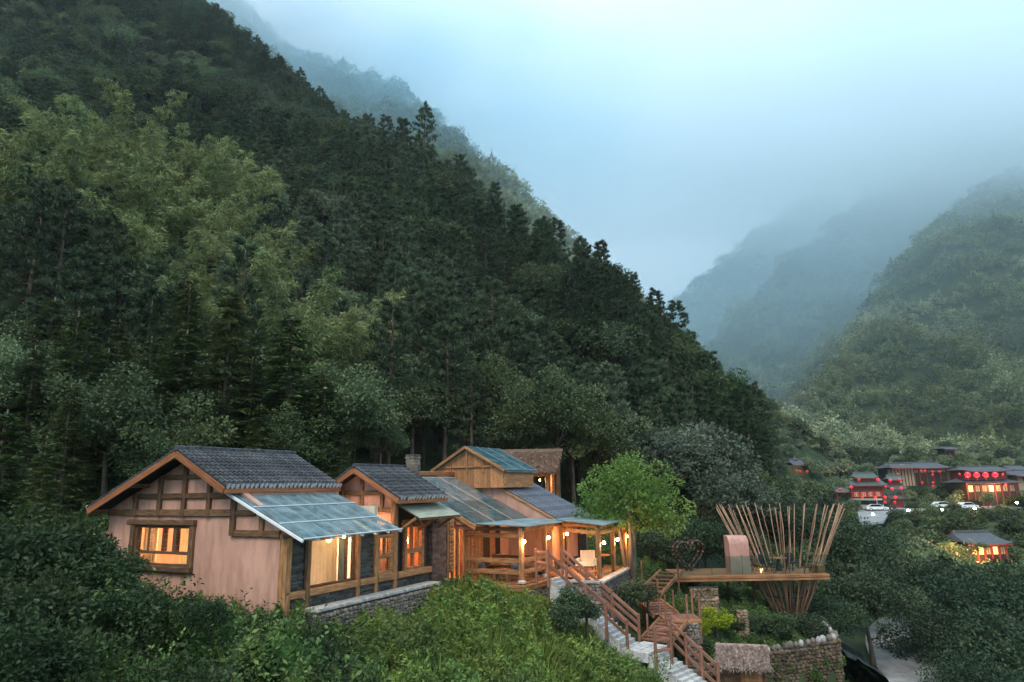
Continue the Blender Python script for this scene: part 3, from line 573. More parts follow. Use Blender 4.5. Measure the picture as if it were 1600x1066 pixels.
# far canopies: trees too distant to show more than a leafy dome
FAR = [faray(R, h, M['L_far'], 400, s*.62, c) for R, h, s, c in ((3.2, 5.5, .95, 0), (3.8, 6, 1.05, 0), (2.8, 7, .9, 1), (2.6, 5, .85, 0))]
pts = []
D = 175.0
while D < 1000:
    s = 3.7+D*.005
    for u in np.arange(-.62, .80, s/D):
        y = D+random.uniform(-.45, .45)*s; x = (u+random.uniform(-.45, .45)*s/D)*y; pts.append((x, y, s))
    D += s*.9
pts = np.array(pts); z = terr(pts[:, 0], pts[:, 1]); ok = seen(pts[:, 0], pts[:, 1], z+7, .0)
inhill = (pts[:, 0]/pts[:, 1] < .10) & (pts[:, 1] < 272); lotm = (pts[:, 1] < 215) & (pts[:, 0]/pts[:, 1] > .44)
ok &= ~inhill & ~lotm & (z > 5.5); pts, z = pts[ok], z[ok]
P6 = np.stack([pts[:, 0], pts[:, 1], z-.8, pts[:, 2]/4.6*rng.uniform(.7, 1.1, len(pts))*rng.choice([.9, 1.2, 1.2, 1.65], len(pts)), rng.uniform(0, 6.28, len(pts)), rng.integers(0, 4, len(pts))], 1)
print('FAR', len(P6))
# the largest of the far canopies stand as trees of their own
order = np.argsort(P6[:, 1]); own = [i for i in order if abs(P6[i, 0]/P6[i, 1]-.5) < .36][:240]; ownset = set(own); farcr = {}
for n, i in enumerate(own):
    x, y, zz, s, t_, k = P6[i]; k = n if n < 4 else int(k)
    e = empty('distant_tree', (x, y, zz), t_, s*.85); c = ob('crown', FAR[k] if n < 4 else VALLEY[k % 2][1], e); ob('trunk', VALLEY[k % 2][0], e); tag(e, 'small leafy tree low on the hazy mountainside behind the village', 'tree', 'trees at the foot of the far mountains')
    if n < 4: farcr[n] = c
inst_stuff('mountain_forest', 'hazy green forest covering the far mountainsides', np.delete(P6, own, 0), [farcr[i] for i in range(4)])

# ------------------------------------------------------------------ single trees round the houses and along the road
PORCHT = broad(6.0, 2.7, M['L_lime'], 66, 230, .18, .10, .04, 1.0, 'palebark', 4, low=.8)
p = at(985, 884, 36.4); tree('porch_tree', PORCHT, (p.x, p.y, p.z-.1), 1, 'fresh green round tree with several thin stems beside the lit terrace', 'tree', rz=.4)
for px, py, Dd, h, lab in ((1005, 655, 52, 8.8, 'silvery green tree behind the fresh green tree, the left one of the silvery three'), (1085, 648, 55, 10, 'largest silvery green tree above the viewing deck'), (1130, 720, 50, 7.2, 'low silvery green tree directly above the heart arch and pink pod')):
    p = at(px, py, Dd); k = random.randrange(2); g = gz(p.x, p.y); s = h/(8, 7)[k]; tree('silvery_tree', GREY[k], (p.x, p.y, p.z-h), s, lab, 'tree', 'silvery trees above the viewing deck')
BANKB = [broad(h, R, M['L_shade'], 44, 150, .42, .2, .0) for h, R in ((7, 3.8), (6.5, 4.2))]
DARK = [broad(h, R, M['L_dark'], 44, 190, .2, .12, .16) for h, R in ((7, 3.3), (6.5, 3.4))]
for n, (px, py, Dd, h, lab) in enumerate(((1180, 735, 54, 7, 'dark leafy tree rising behind the bamboo pole cone, left of its rim'), (1240, 770, 56, 7, 'dark leafy tree behind the middle of the bamboo pole cone'), (1330, 790, 52, 7.5, 'leafy tree right of the bamboo pole cone'),
        (1345, 870, 45, 6.3, 'spreading tree hanging over the road below the deck end'), (1300, 915, 42.5, 4.6, 'low dark tree under the right end of the deck'), (1010, 800, 46, 5, 'dark shady tree behind the stems of the fresh green tree'), (1085, 790, 47, 5.4, 'dark tree behind the heart arch'), (1130, 800, 48, 5.4, 'dark tree behind the pink pod'),
        (1440, 850, 56, 8.5, 'dark round tree right of the road, nearest the lit restaurant'), (1500, 885, 50, 8.5, 'dark tree on the right bank, second from the road'), (1560, 850, 52, 9.5, 'tall dark tree at the right edge of the view'), (1460, 940, 47, 7, 'dark tree leaning towards the bend of the road'), (1530, 960, 43, 7, 'dark tree low on the right bank above the road'), (1600, 930, 42, 8, 'dark tree cut by the right edge of the view'), (1590, 1020, 37, 6.5, 'lowest dark tree in the bottom right corner'), (1520, 1010, 40, 5, 'small dark tree beside the road kerb in the lower right'),
        (1400, 900, 62, 8, 'dark tree beyond the bend of the road'), (1380, 850, 66, 8, 'dark tree behind the bend of the road, in front of the car park'))):
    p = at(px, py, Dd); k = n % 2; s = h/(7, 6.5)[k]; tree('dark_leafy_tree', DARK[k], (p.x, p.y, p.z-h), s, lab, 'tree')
for px, py, Dd, h, lab in ((25, 800, 21, 3.6, 'tall dark bush at the left edge of the view, nearest the forest'), (105, 815, 22.5, 3.0, 'dark bush left of the pink gable, under the roof overhang'), (60, 880, 19, 2.8, 'dark bush on the shaded bank, lower left of the gable'), (150, 850, 21.5, 2.3, 'dark bush close to the gable corner below the window'), (20, 960, 16.5, 2.4, 'dark bush in the lower left corner'), (215, 905, 20, 1.7, 'dark bush under the left half of the gable window'), (330, 935, 19.6, 1.0, 'low dark bush at the foot of the pink gable wall')):
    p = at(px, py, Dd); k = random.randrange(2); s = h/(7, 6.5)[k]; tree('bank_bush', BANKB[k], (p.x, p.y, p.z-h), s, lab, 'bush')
for px, py, Dd, h, lab in ((290, 515, 40, 10.5, 'bright tipped conical fir standing right behind the ridge of the large cottage'), (60, 540, 35, 9, 'tall fir at the left, its branches light green'), (115, 600, 32, 7.5, 'fir left of the large cottage, above the roof overhang'), (170, 545, 37, 9, 'fir between the left edge firs and the large cottage roof'), (455, 490, 43, 12, 'tall fir behind the gap between the two tiled cottages'), (395, 560, 41, 9.5, 'fir behind the right end of the large tiled roof'), (15, 640, 29, 7, 'fir cut by the left edge of the view'), (230, 600, 36, 7.5, 'small fir just left of the roof ridge of the large cottage'), (75, 690, 27, 5.5, 'young fir on the bank left of the large cottage'), (340, 610, 38, 7.5, 'small fir above the middle of the large tiled roof'), (510, 590, 42, 8, 'fir above the middle cottage gable')):
    p = at(px, py, Dd); k = random.randrange(4); s = h/(11, 10, 12, 9)[k]; tree('fir_tree', FIRS[k], (p.x, p.y, p.z-h), s*1.08, lab, 'fir tree', sz=s)
# trees of the valley floor between the road and the village
vt = []
D = 60.0
while D < 164:
    s = 3.6+D*.008
    for u in np.arange(.34, .84, s/D):
        y = D+random.uniform(-.4, .4)*s; x = (u+random.uniform(-.4, .4)*s/D)*y
        if segdist(np.array([x]), np.array([y]), ROAD)[0][0] < 3.2: continue
        if abs(x-73) < 6 and 120 < y < 140: continue
        px = 800+1087*x/y
        if 1348 < px < 1376 and y > 118: continue
        vt.append((x, y))
    D += s*.9
vt = np.array(vt); vz = terr(vt[:, 0], vt[:, 1])
vr = []; nv = 0; vsrc = {}
ordr = np.argsort(vt[:, 1])
for i in ordr:
    (x, y), z = vt[i], vz[i]; top = 12-y*(float(np.interp(y, [60, 95, 130, 150, 165], [.082, .074, .056, .048, .046]))+.008*math.sin(x*.2)); h = min(random.uniform(5.5, 10), top-z+random.uniform(-.8, .5))
    if x/y > .62 and y < 96: h = min(h, 12-y*.106-z)
    if h < 2: continue
    k = random.choice((0, 0, 1, 1, 2)) if nv > 3 else min(nv, 2); s = h/(6, 6.4, 6.5)[k]
    if nv < 280:
        e = tree(('valley_tree', 'valley_tree', 'valley_bamboo')[k], VALLEY[k], (x, y, z-.1), s, ('light green tree in the valley orchard below the village', 'dark green tree in the valley orchard below the village', 'feathery bamboo in the valley orchard below the village')[k], ('tree', 'tree', 'bamboo')[k],
                 ('light trees of the valley orchard', 'dark trees of the valley orchard', 'bamboos of the valley orchard')[k], parts=(('trunk', 'crown'), ('trunk', 'crown'), ('culm', 'foliage'))[k])
        if nv < 3: vsrc[k] = LAST[0]
        nv += 1
    else: vr.append((x, y, z, s, random.uniform(0, 6.28), k))
inst_stuff('valley_wood', 'leafy trees of the valley floor farther off', vr, [vsrc[i] for i in range(3)])
print('VALLEY', nv, len(vr))

# ------------------------------------------------------------------ foreground shrubs and grass
SHR = [shrub(R, h, M['L_shrub'], n, l_, w_) for R, h, n, l_, w_ in ((.95, 1.1, 900, .15, .07), (.8, .8, 700, .13, .06), (1.1, 1.3, 1000, .17, .075), (.7, 1.0, 620, .2, .05))]
SHL = [shrub(.8, .9, M['L_grass'], 800, .16, .05), shrub(.7, .7, M['L_lime'], 700, .12, .05), shrub(.9, .6, M['L_grass'], 900, .11, .06)]
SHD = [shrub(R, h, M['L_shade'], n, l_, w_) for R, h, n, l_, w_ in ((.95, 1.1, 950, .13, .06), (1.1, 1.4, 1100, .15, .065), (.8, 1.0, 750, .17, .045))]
def free(x, y, mar=0):
    al = (x-C1.x)*AX[0]+(y-C1.y)*AX[1]; bl = (x-C1.x)*BX[0]+(y-C1.y)*BX[1]
    if -.15-mar < al < 9.5 and (-1.1 if al > .4 else -.2)-mar < bl < 10: return False
    if 9.4 < al < 21 and -3.6-mar*.7 < bl < 9: return False
    if 12.0 < al < 20 and -6.5-mar < bl < 0: return False
    if segdist(np.array([x]), np.array([y]), STAIR)[0][0] < 1.0+mar: return False
    return True
STAIR = np.array([(1.9, 31.7), (5.3, 29.8), (6.2, 29.1), (8.6, 27.2)])
n = 0; sh_rest = []
for _ in range(6000):
    y = random.uniform(13, 33); u = random.uniform(-.82, .33); x = u*y
    if not free(x, y, .75) or (x > 5.5 and y > 29.5) or x > 9: continue
    z = gz(x, y); dep = (12-z)/y
    if dep > .36: continue
    grassy = -.12 < u < .10 and y > 20.5
    if grassy and random.random() < .84: continue
    left = u < -.22
    if left and random.random() < .30: continue
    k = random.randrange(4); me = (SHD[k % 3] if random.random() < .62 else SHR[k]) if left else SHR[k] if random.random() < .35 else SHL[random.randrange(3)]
    o = ob('shrub', me, None, (x, y, z-.08), (0, 0, random.uniform(0, 6.28)), (random.uniform(.55, 1.1),)*3); n += 1
    if me in SHL: tag(o, 'light green shrub on the overgrown bank below the cottages', 'shrub', 'light shrubs on the bank')
    elif left: tag(o, 'dark leafy shrub on the shaded bank left of the cottages', 'shrub', 'dark shrubs on the shaded bank')
    else: tag(o, 'dark leafy shrub on the grassy bank below the terrace wall', 'shrub', 'dark shrubs on the grassy bank')
    if n >= 290: break
tf = [ob('grass_tuft', tuft(M['L_grass'], 44, .42, .3, .022), None, (.4, 25.5, gz(.4, 25.5))), ob('grass_tuft', tuft(M['L_shrub'], 46, .36, .35, .022), None, (1.1, 25.2, gz(1.1, 25.2))), ob('grass_tuft', tuft(M['L_grass'], 30, .8, .2, .026), None, (-.5, 25.4, gz(-.5, 25.4)))]
tf.append(ob('grass_tuft', tuft(M['L_shade'], 60, .3, .4, .03), None, (11.2, 37.2, gz(11.2, 37.2)))); tf.append(ob('grass_tuft', tuft(M['L_shrub'], 50, .26, .35, .035), None, (12.2, 36.8, gz(12.2, 36.8))))
tf += [ob('weed', shrub(.32, .42, M['L_shrub'], 190, .12, .07, 6), None, (-1.2, 24.4, gz(-1.2, 24.4))), ob('weed', shrub(.28, .5, M['L_grass'], 170, .13, .05, 6), None, (.6, 24.6, gz(.6, 24.6)))]
for o in tf[5:]: tag(o, 'small leafy weed on the bank in front of the porch', 'weed', 'leafy weeds on the bank')
for o in tf[3:5]: tag(o, 'low dark tuft of ground cover in the garden below the deck', 'grass', 'ground cover tufts in the garden')
for o in tf[:3]: tag(o, 'grass tuft on the bank in front of the porch', 'grass', 'grass tufts on the bank')
gp = []
X_ = rng.uniform(-22, 20, 26000); Y_ = rng.uniform(12, 46, 26000); Z_ = terr(X_, Y_)
ds = segdist(X_, Y_, STAIR)[0]; rd = segdist(X_, Y_, ROAD)[0]
for x, y, z, d1, d2 in zip(X_, Y_, Z_, ds, rd):
    if abs(x/y) > .82 or (12-z)/y > .38 or d1 < .95 or d2 < 2.6 or not free(x, y, 0): continue
    u = x/y; g = 1.0 if -.12 < u < .16 and y < 31 else .5 if y < 24 else .4
    if y > 36 and random.random() < .5: continue
    if y < 33 and g < 1 and math.sin(x*1.9+1)*math.sin(y*1.3+x*.6)+math.sin(x*.7-y*.9) < random.uniform(-1.2, .5): continue
    gp.append((x, y, z-.03, random.uniform(.6, 1.25)*(1.15 if g == 1 else .7), random.uniform(0, 6.28), random.choice((0, 0, 2, 2, 5, 6, 6) if g == 1 else (1, 5, 5, 6, 3)) if not (x > 3.5 and y > 29.5) else random.choice((3, 4, 5))))
inst_stuff('grass', 'long green grass growing on the bank and the garden slope', gp, tf)
print('SHRUBS', n, 'GRASS', len(gp))
# shrubs of the garden, each one its own plant
GARD = [broad(1.5, .85, M['L_dark'], 34, 95, .11, .065, -.05, low=.9), broad(1.5, .72, M['L_yellow'], 30, 120, .09, .05, .25, low=.5), broad(1.5, .7, M['L_yellow'], 28, 110, .09, .05, .0, low=.8)]
for px, py, Dd, h, k, lab, nm in ((893, 905, 28.6, 1.55, 0, 'rounded dark bush beside the upper stair rail', 'rounded_bush'), (880, 935, 27.5, 1.3, 0, 'second dark bush just below the rounded one by the stair rail', 'rounded_bush'), (915, 925, 28.2, 1.2, 0, 'dark bush half hiding the pale steps', 'rounded_bush'), (985, 898, 33, 1.5, 0, 'dark bush at the foot of the terrace stone wall', 'rounded_bush'), (1010, 905, 33.5, 1.2, 0, 'dark bush between the terrace wall and the thin posts', 'rounded_bush'),
        (1117, 945, 35, 1.75, 1, 'bright yellow green clipped bush on a short stem below the deck', 'clipped_bush'), (1085, 955, 34.2, 1.55, 2, 'yellow green bush close beside the wooden landing', 'clipped_bush'), (1090, 985, 33.6, 1.2, 0, 'dark green bush under the yellow green one by the landing', 'rounded_bush'), (1213, 950, 36, 1.5, 0, 'dark bush at the foot of the bamboo pole cone', 'rounded_bush'), (1180, 955, 36.4, 1.3, 0, 'dark bush left of the foot of the pole cone', 'rounded_bush'), (1265, 950, 37, 1.6, 0, 'dark bush right of the foot of the pole cone', 'rounded_bush'), (1150, 955, 36, 1.0, 0, 'small dark bush right of the bright yellow green bush', 'rounded_bush')):
    p = at(px, py, Dd); s = h/1.5; tree(nm, GARD[k], (p.x, p.y, p.z-h), s, lab, 'bush')
# ------------------------------------------------------------------ the cottages (own axes: x along the row of houses, y into the hill, z up)
def slabmesh(m, jit=.12):
    o = MB().box(-.5, .5, -.5, .5, -.5, .5, ch=.06); o.v = [(x+random.uniform(-jit, jit)*.5*(abs(x) > .4), y+random.uniform(-jit, jit), z+random.uniform(-jit, jit)*.6) for x, y, z in o.v]; return o.mesh('slate', m)
SLAB = {k: [slabmesh(M[k]) for _ in range(4)] for k in ('slate', 'brownstone', 'stone')}
def stonemesh(m):
    vs = []; fs = []; o = MB(); n = 6
    for i, (z, r) in enumerate(((-.5, .3), (-.28, .5), (.2, .52), (.5, .3))): vs += [(math.cos(2*math.pi*j/n)*r*random.uniform(.8, 1.15), math.sin(2*math.pi*j/n)*r*random.uniform(.8, 1.15), z*random.uniform(.85, 1.1)) for j in range(n)]
    fs = [(i*n+j, i*n+(j+1) % n, (i+1)*n+(j+1) % n, (i+1)*n+j) for i in range(3) for j in range(n)]+[tuple(range(n-1, -1, -1)), tuple(range(3*n, 4*n))]
    return o.add(vs, fs)
STONE = [stonemesh(None) for _ in range(6)]
def ledge(parent, plane, pos, u0, u1, z0, z1, k='slate', name='slate', ch=(.06, .1), ln=(.3, .75), depth=.09):
    """coursed stone facing: every slab is a piece of its own under parent"""
    z = z0
    while z < z1-.02:
        h = min(random.uniform(*ch), z1-z); u = u0
        while u < u1-.02:
            l_ = min(random.uniform(*ln), u1-u)
            if u1-u-l_ < .12: l_ = u1-u
            d = random.uniform(.7, 1.35)*depth; c = (u+l_/2, z+h/2)
            sc = (l_-.012, d, h-.012) if plane == 'B' else (d, l_-.012, h-.012)
            o = ob(name, random.choice(SLAB[k]), parent, (c[0], pos, c[1]) if plane == 'B' else (pos, c[0], c[1]))
            if plane == 'A': o.rotation_euler = (0, 0, math.pi/2); sc = (l_-.012, d, h-.012)
            o.scale = sc; u += l_
        z += h
def rubble(name, parent, p0, p1, z0, z1, m, size=.16, depth=.16, thick=.3, back=True, ztop=None):
    """a wall face of fitted field stones from p0 to p1, one mesh with a dark joint bed behind"""
    p0, p1 = Vector((p0[0], p0[1], 0)), Vector((p1[0], p1[1], 0)); d = p1-p0; ln = d.length; d.normalize(); n = Vector((d.y, -d.x, 0)); o = MB()
    z = z0; row = 0
    while z < z1-.02:
        h = size*random.uniform(.7, 1.05); u = -random.random()*size
        while u < ln:
            w_ = size*random.uniform(.8, 1.9); zt = z1 if ztop is None else ztop(max(0, min(1, (u+w_/2)/ln)))
            if z+h*.6 < zt:
                st = random.choice(STONE); c = p0+d*min(max(u+w_/2, w_*.4), ln-w_*.35)+Vector((0, 0, z+h/2+random.uniform(-.02, .02)))+n*random.uniform(-.02, .03); an = random.uniform(0, 6.28)
                vs = []
                for x, y, zz in st.v: vs.append(c+d*(x*w_*.98)+n*(y*depth*1.1)+Vector((0, 0, zz*h*1.02)))
                o.add(vs, st.f)
            u += w_*.93
        z += h*.93; row += 1
    if back:
        q0, q1 = p0-n*thick, p1-n*thick; zb = z1 if ztop is None else min(ztop(0), ztop(1)); o.add([(*p0.xy, z0), (*p1.xy, z0), (*p1.xy, zb-.03), (*p0.xy, zb-.03), (*q0.xy, z0), (*q1.xy, z0), (*q1.xy, zb-.03), (*q0.xy, zb-.03)], [(0, 1, 2, 3), (5, 4, 7, 6), (3, 2, 6, 7), (1, 5, 6, 2), (4, 0, 3, 7)], 1)
    return tag(o.build(name, [m, M['mortar']], parent), kind='stuff')
def PB(o, plane, pos, u0, u1, z0, z1, d0, d1, mi=0): return o.box(pos+d0, pos+d1, u0, u1, z0, z1, mi) if plane == 'A' else o.box(u0, u1, pos+d0, pos+d1, z0, z1, mi)
def tb(name, parent, plane, pos, u0, z0, u1, z1, th, dp, m):
    """timber lying in a wall plane: th wide in the plane, dp deep"""
    P_ = (lambda u, z: (pos, u, z)) if plane == 'A' else (lambda u, z: (u, pos, z)); vert = abs(u0-u1) < 1e-4
    return beam(name, P_(u0, z0), P_(u1, z1), th if (vert and plane == 'A') else dp, dp if (vert and plane == 'A') else th, m, parent)
def tilerow(L_, m, r0=.052, r1=.066, c=.26):
    n = max(2, round(L_/c)); o = MB(); c = L_/n; k = 5
    for i in range(n):
        vs = []
        for x, r, up in ((i*c-.01, r0, 0), ((i+1)*c+.015, r1, .02)): vs += [(x, math.cos(math.pi*j/(k-1))*r, math.sin(math.pi*j/(k-1))*r*1.35+up) for j in range(k)]
        o.add(vs, [(j, j+1, k+j+1, k+j) for j in range(k-1)]+([] if i < n-1 else []))
        if i == n-1: o.add([(vs[k][0]+.004, y*1.25, z*1.25) for x, y, z in vs[k:]]+[(vs[k][0]+.004, 0, -.07)], [(k,)+tuple(range(k))], 1)
        else: o.add(vs[k:], [tuple(range(k))])
    return o.mesh('tile_row', [m, M['tile_end']])
def roof(parent, a0, a1, ridge, eave, sp=.2, rows=True, th=.09, over=.0):
    """one pitch: bed, rows of cover tiles with limed ends, each row a piece of its own"""
    (br, zr), (be, ze) = ridge, eave; d = Vector((0, be-br, ze-zr)); ln = d.length; n = Vector((0, -(ze-zr), be-br)).normalized(); n = n if n.z > 0 else -n
    bed = MB().prism([(a0, br, zr), (a0, be, ze), (a0, be+n.y*th, ze+n.z*th), (a0, br+n.y*th, zr+n.z*th)], (a1-a0, 0, 0)).build('roof_bed', M['tile_under'], parent)
    if not rows: return bed
    me = tilerow(ln+.05, M['tile']); k = int((a1-a0)/sp); dx = d.normalized(); dy = Vector((1, 0, 0)); 
    q = Matrix(((dx.x, -dy.x, n.x), (dx.y, -dy.y, n.y), (dx.z, -dy.z, n.z)))
    if q.determinant() < 0: q = Matrix(((dx.x, dy.x, n.x), (dx.y, dy.y, n.y), (dx.z, dy.z, n.z)))
    q = q.to_quaternion()
    for i in range(k+1):
        sl2 = random.uniform(-.015, .03); o = ob('tile_row', me, bed, (a0+.06+(a1-a0-.12)*i/k+random.uniform(-.008, .008), br+n.y*th+dx.y*sl2, zr+n.z*th+dx.z*sl2+random.uniform(-.008, .008))); o.rotation_mode = 'QUATERNION'; o.rotation_quaternion = q @ Euler((0, random.uniform(-.003, .003), random.uniform(-.006, .006))).to_quaternion()
    return bed
def panes(parent, plane, pos, us, zs, m='pane', d=.0, name='pane'):
    for u0, u1 in us:
        for z0, z1 in zs: PB(MB(), plane, pos, u0, u1, z0, z1, d, d+.012).build(name, M[m], parent)
def lamp(name, loc, e, col=(1, .56, .25), r=.12):
    l_ = bpy.data.lights.new(name, 'POINT'); l_.energy = e; l_.color = col; l_.shadow_soft_size = r; o = bpy.data.objects.new(name, l_); o.location = loc; return link(o)
def curtain(name, plane, pos, u0, u1, z0, z1, m, label, group=None, amp=.04, wl=.16):
    n = max(8, int((u1-u0)/wl*8)); o = MB(); P_ = (lambda u, w_, z: H(pos+w_, u, z)) if plane == 'A' else (lambda u, w_, z: H(u, pos+w_, z))
    vs = []; ph = random.random()*6
    for i in range(n+1):
        u = u0+(u1-u0)*i/n; w_ = math.sin(u/wl*6.283+ph)*amp*(1+.4*math.sin(u*3.1)); vs += [P_(u, w_*1.15, z0), P_(u, w_*.8, z1), P_(u, w_*1.15+.012, z0), P_(u, w_*.8+.012, z1)]
    o.add(vs, [f for i in range(n) for f in ((4*i, 4*i+4, 4*i+5, 4*i+1), (4*i+2, 4*i+3, 4*i+7, 4*i+6))]); return tag(o.build(name, M[m], smooth=True), label, 'curtain', group)
def house(name, label, cat='cottage'):
    e = empty(name, C1, HROT); return tag(e, label, cat)
def hip(o): return H(*o)

# ---- left cottage
h1 = house('gabled_cottage', 'large pink timbered gabled cottage with grey tiled roof and glass lean-to, leftmost of the row')
AP, EL, ER = (4.67, 5.04), (9.56, 3.05), (2.05, 3.74)
def zline(u): return AP[1]-.06+(u-AP[0])*((EL[1]-AP[1])/(EL[0]-AP[0]) if u > AP[0] else (AP[1]-ER[1])/(AP[0]-ER[0]))
# gable wall round the window opening, lean-to end included
gw = MB(); W0, W1, Z0, Z1 = 4.45, 7.62, 1.05, 2.5; B_ = 9.34
for poly in ([(0, -1.2), (B_, -1.2), (B_, Z0), (0, Z0)], [(0, Z0), (W0, Z0), (W0, Z1), (0, Z1-.42)], [(W1, Z0), (B_, Z0), (B_, Z1), (W1, Z1)], [(0, Z1-.42), (W0, Z1), (B_, Z1), (B_, zline(B_)), AP, (2.25, 3.7), (0, 2.55)]):
    if poly[-1] == (0, 2.55): poly = [(0, 2.08), (W0, 2.5), (B_, 2.5), (B_, zline(B_)-.02), (AP[0], AP[1]-.1), (2.25, 3.72), (0, 2.55)]
    gw.prism([(0, u, z) for u, z in poly][::-1], (.22, 0, 0))
gw.build('gable_wall', M['stucco'], h1)
MB().box(.22, 5.0, 9.1, 9.32, -1, 3.05).build('rear_wall', M['stucco'], h1); MB().box(4.8, 5.0, .2, 9.1, -.6, 3.0).build('end_wall', M['plaster'], h1)
MB().prism([(4.82, 2.1, 3.0), (4.82, 9.1, 3.0), (4.82, 4.67, 4.92)], (.16, 0, 0)).build('end_gable', M['stucco'], h1)
MB().box(.22, 4.8, .1, 9.1, -.3, 0).build('floor', M['plank'], h1)
MB().box(.22, 4.8, 2.05, 2.2, 2.1, 3.66).build('upper_wall', M['stucco'], h1)
MB().box(.23, 4.79, .12, 2.05, 2.12, 2.18).build('ceiling', M['ceiling'], h1)
MB().box(.23, 4.79, 2.21, 9.09, 2.75, 2.8).build('ceiling', M['plaster'], h1)
MB().box(.24, 4.79, 3.4, 3.5, .0, 2.74).build('inner_wall', M['plaster'], h1)
r = roof(h1, -.75, 4.85, AP, ER); beam('ridge_cap', (-.78, AP[0], AP[1]+.16), (4.87, AP[0], AP[1]+.16), .2, .17, M['tile'], r)
roof(h1, -.75, 4.85, AP, EL, .2)
for e_ in (EL, ER):
    beam('barge_board', (-.76, AP[0], AP[1]-.06), (-.76, e_[0], e_[1]-.06), .05, .24, M['fascia'], h1); beam('barge_board', (4.86, AP[0], AP[1]-.06), (4.86, e_[0], e_[1]-.06), .05, .22, M['fascia'], h1)
    for t in (.02, .5, .97): beam('purlin', (-.74, AP[0]+(e_[0]-AP[0])*t, AP[1]+(e_[1]-AP[1])*t-.13), (.1, AP[0]+(e_[0]-AP[0])*t, AP[1]+(e_[1]-AP[1])*t-.13), .14, .16, M['timber'], h1)
beam('eave_board', (-.74, ER[0]-.02, ER[1]-.06), (4.85, ER[0]-.02, ER[1]-.06), .05, .2, M['fascia'], h1)
PG = -.035
tb('tie_beam', h1, 'A', PG, 9.3, 2.93, 2.3, 2.93, .24, .12, M['timber']); tb('collar_beam', h1, 'A', PG, 7.9, 3.52, 2.42, 3.52, .2, .11, M['timber']); tb('upper_collar_beam', h1, 'A', PG, 6.4, 4.2, 3.4, 4.2, .17, .11, M['timber'])
for u in (7.72, 6.32, 4.95, 3.62): tb('stud', h1, 'A', PG-.03, u, 2.8, u, zline(u)-.12, .2, .12, M['timber'])
tb('stud', h1, 'A', PG-.03, 2.34, 2.18, 2.34, 3.66, .22, .13, M['timber']); tb('lean_to_rail', h1, 'A', PG, 2.3, 2.26, .1, 2.26, .22, .12, M['timber']); tb('lean_to_rail', h1, 'A', PG, 2.3, 2.93, 1.3, 2.93, .18, .11, M['timber']); tb('stud', h1, 'A', PG-.03, .95, 2.2, .95, 2.86, .17, .12, M['timber'])
wd = PB(MB(), 'A', 0, 7.5, 7.62, Z0, Z1, -.03, .16); 
for u0, u1, z0, z1 in ((W0, W0+.14, Z0, Z1), (W0+.14, 7.5, Z1-.12, Z1), (W0+.14, 7.5, Z0, Z0+.1), (W0+.14, 7.5, 1.47, 1.57), (6.72, 6.85, 1.57, Z1-.12), (5.94, 6.04, 1.57, Z1-.12), (5.26, 5.44, 1.57, Z1-.12)): PB(wd, 'A', 0, u0, u1, z0, z1, -.03, .14)
wn = wd.build('window_frame', M['timber'], h1)
panes(wn, 'A', .06, ((W0+.14, 5.26), (5.44, 5.94), (6.04, 6.72), (6.85, 7.5)), ((1.57, Z1-.12),)); panes(wn, 'A', .06, ((W0+.14, 7.5),), ((Z0+.1, 1.47),))
tb('window_header', h1, 'A', -.06, 8.0, 2.58, 4.22, 2.58, .2, .2, M['timber']); tb('window_sill', h1, 'A', -.06, 7.95, .98, 4.25, .98, .2, .24, M['timber'])
for u in (4.36, 7.72): tb('window_jamb', h1, 'A', -.05, u, 1.08, u, 2.48, .2, .16, M['timber'])
curtain('curtain', 'A', .34, 6.75, 7.6, 1.0, 2.6, 'curtain', 'cream curtain behind the left half of the small gable window', 'curtains of the gable window'); curtain('curtain', 'A', .34, 4.45, 5.5, 1.0, 2.6, 'curtain', 'cream curtain behind the right half of the small gable window', 'curtains of the gable window')
lamp('gable_room_lamp', H(1.6, 6.0, 2.1), 480, (1, .66, .36)); 
# front wall under the glass lean-to
post = lambda u, z0=-.3, z1=2.1, th=.2, dp=.2, m='timber', b=-.02, p=h1: tb('post', p, 'B', b, u, z0, u, z1, th, dp, M[m])
tb('corner_post', h1, 'B', .0, .14, -.35, .14, 2.45, .30, .34, M['honey']); post(1.05, -.22, 2.1, .17, .17, b=-.1); post(3.62, -.2, 2.1, .2, .2, 'honey'); post(4.66, -.2, 2.1, .19, .2, 'honey')
fw = MB()
for u0, u1, z0, z1 in ((.2, 1.14, -.6, 2.2), (3.5, 4.9, -.6, 2.2), (1.14, 3.5, -.6, .45), (1.14, 3.5, 2.0, 2.2), (4.9, 5.62, -.6, .42), (4.9, 5.62, 1.85, 2.2), (5.62, 5.83, -.6, 2.2)): PB(fw, 'B', 0, u0, u1, z0, z1, .06, .2)
fwo = fw.build('front_wall', M['mortar'], h1)
ledge(fwo, 'B', .03, .3, .97, .44, 2.1); ledge(fwo, 'B', .03, 3.74, 4.56, .44, 2.0); ledge(fwo, 'B', .03, .3, 5.75, -.28, .16)
tb('sill_beam', h1, 'B', -.03, .3, .3, 3.55, .3, .24, .2, M['honey']); tb('sill_beam', h1, 'B', -.03, 3.72, .3, 4.58, .3, .24, .2, M['honey']); tb('sill_beam', h1, 'B', -.03, 4.75, .3, 5.72, .3, .24, .2, M['honey'])
wf = MB()
for u0, u1, z0, z1 in ((1.14, 1.2, .44, 2.02), (3.42, 3.5, .44, 2.02), (1.2, 3.42, .44, .5), (1.2, 3.42, 1.95, 2.02), (3.05, 3.12, .5, 1.95)): PB(wf, 'B', 0, u0, u1, z0, z1, .0, .1)
wfo = wf.build('picture_window_frame', M['timber'], h1); panes(wfo, 'B', .05, ((1.2, 3.05), (3.12, 3.42)), ((.5, 1.95),))
wf = MB()
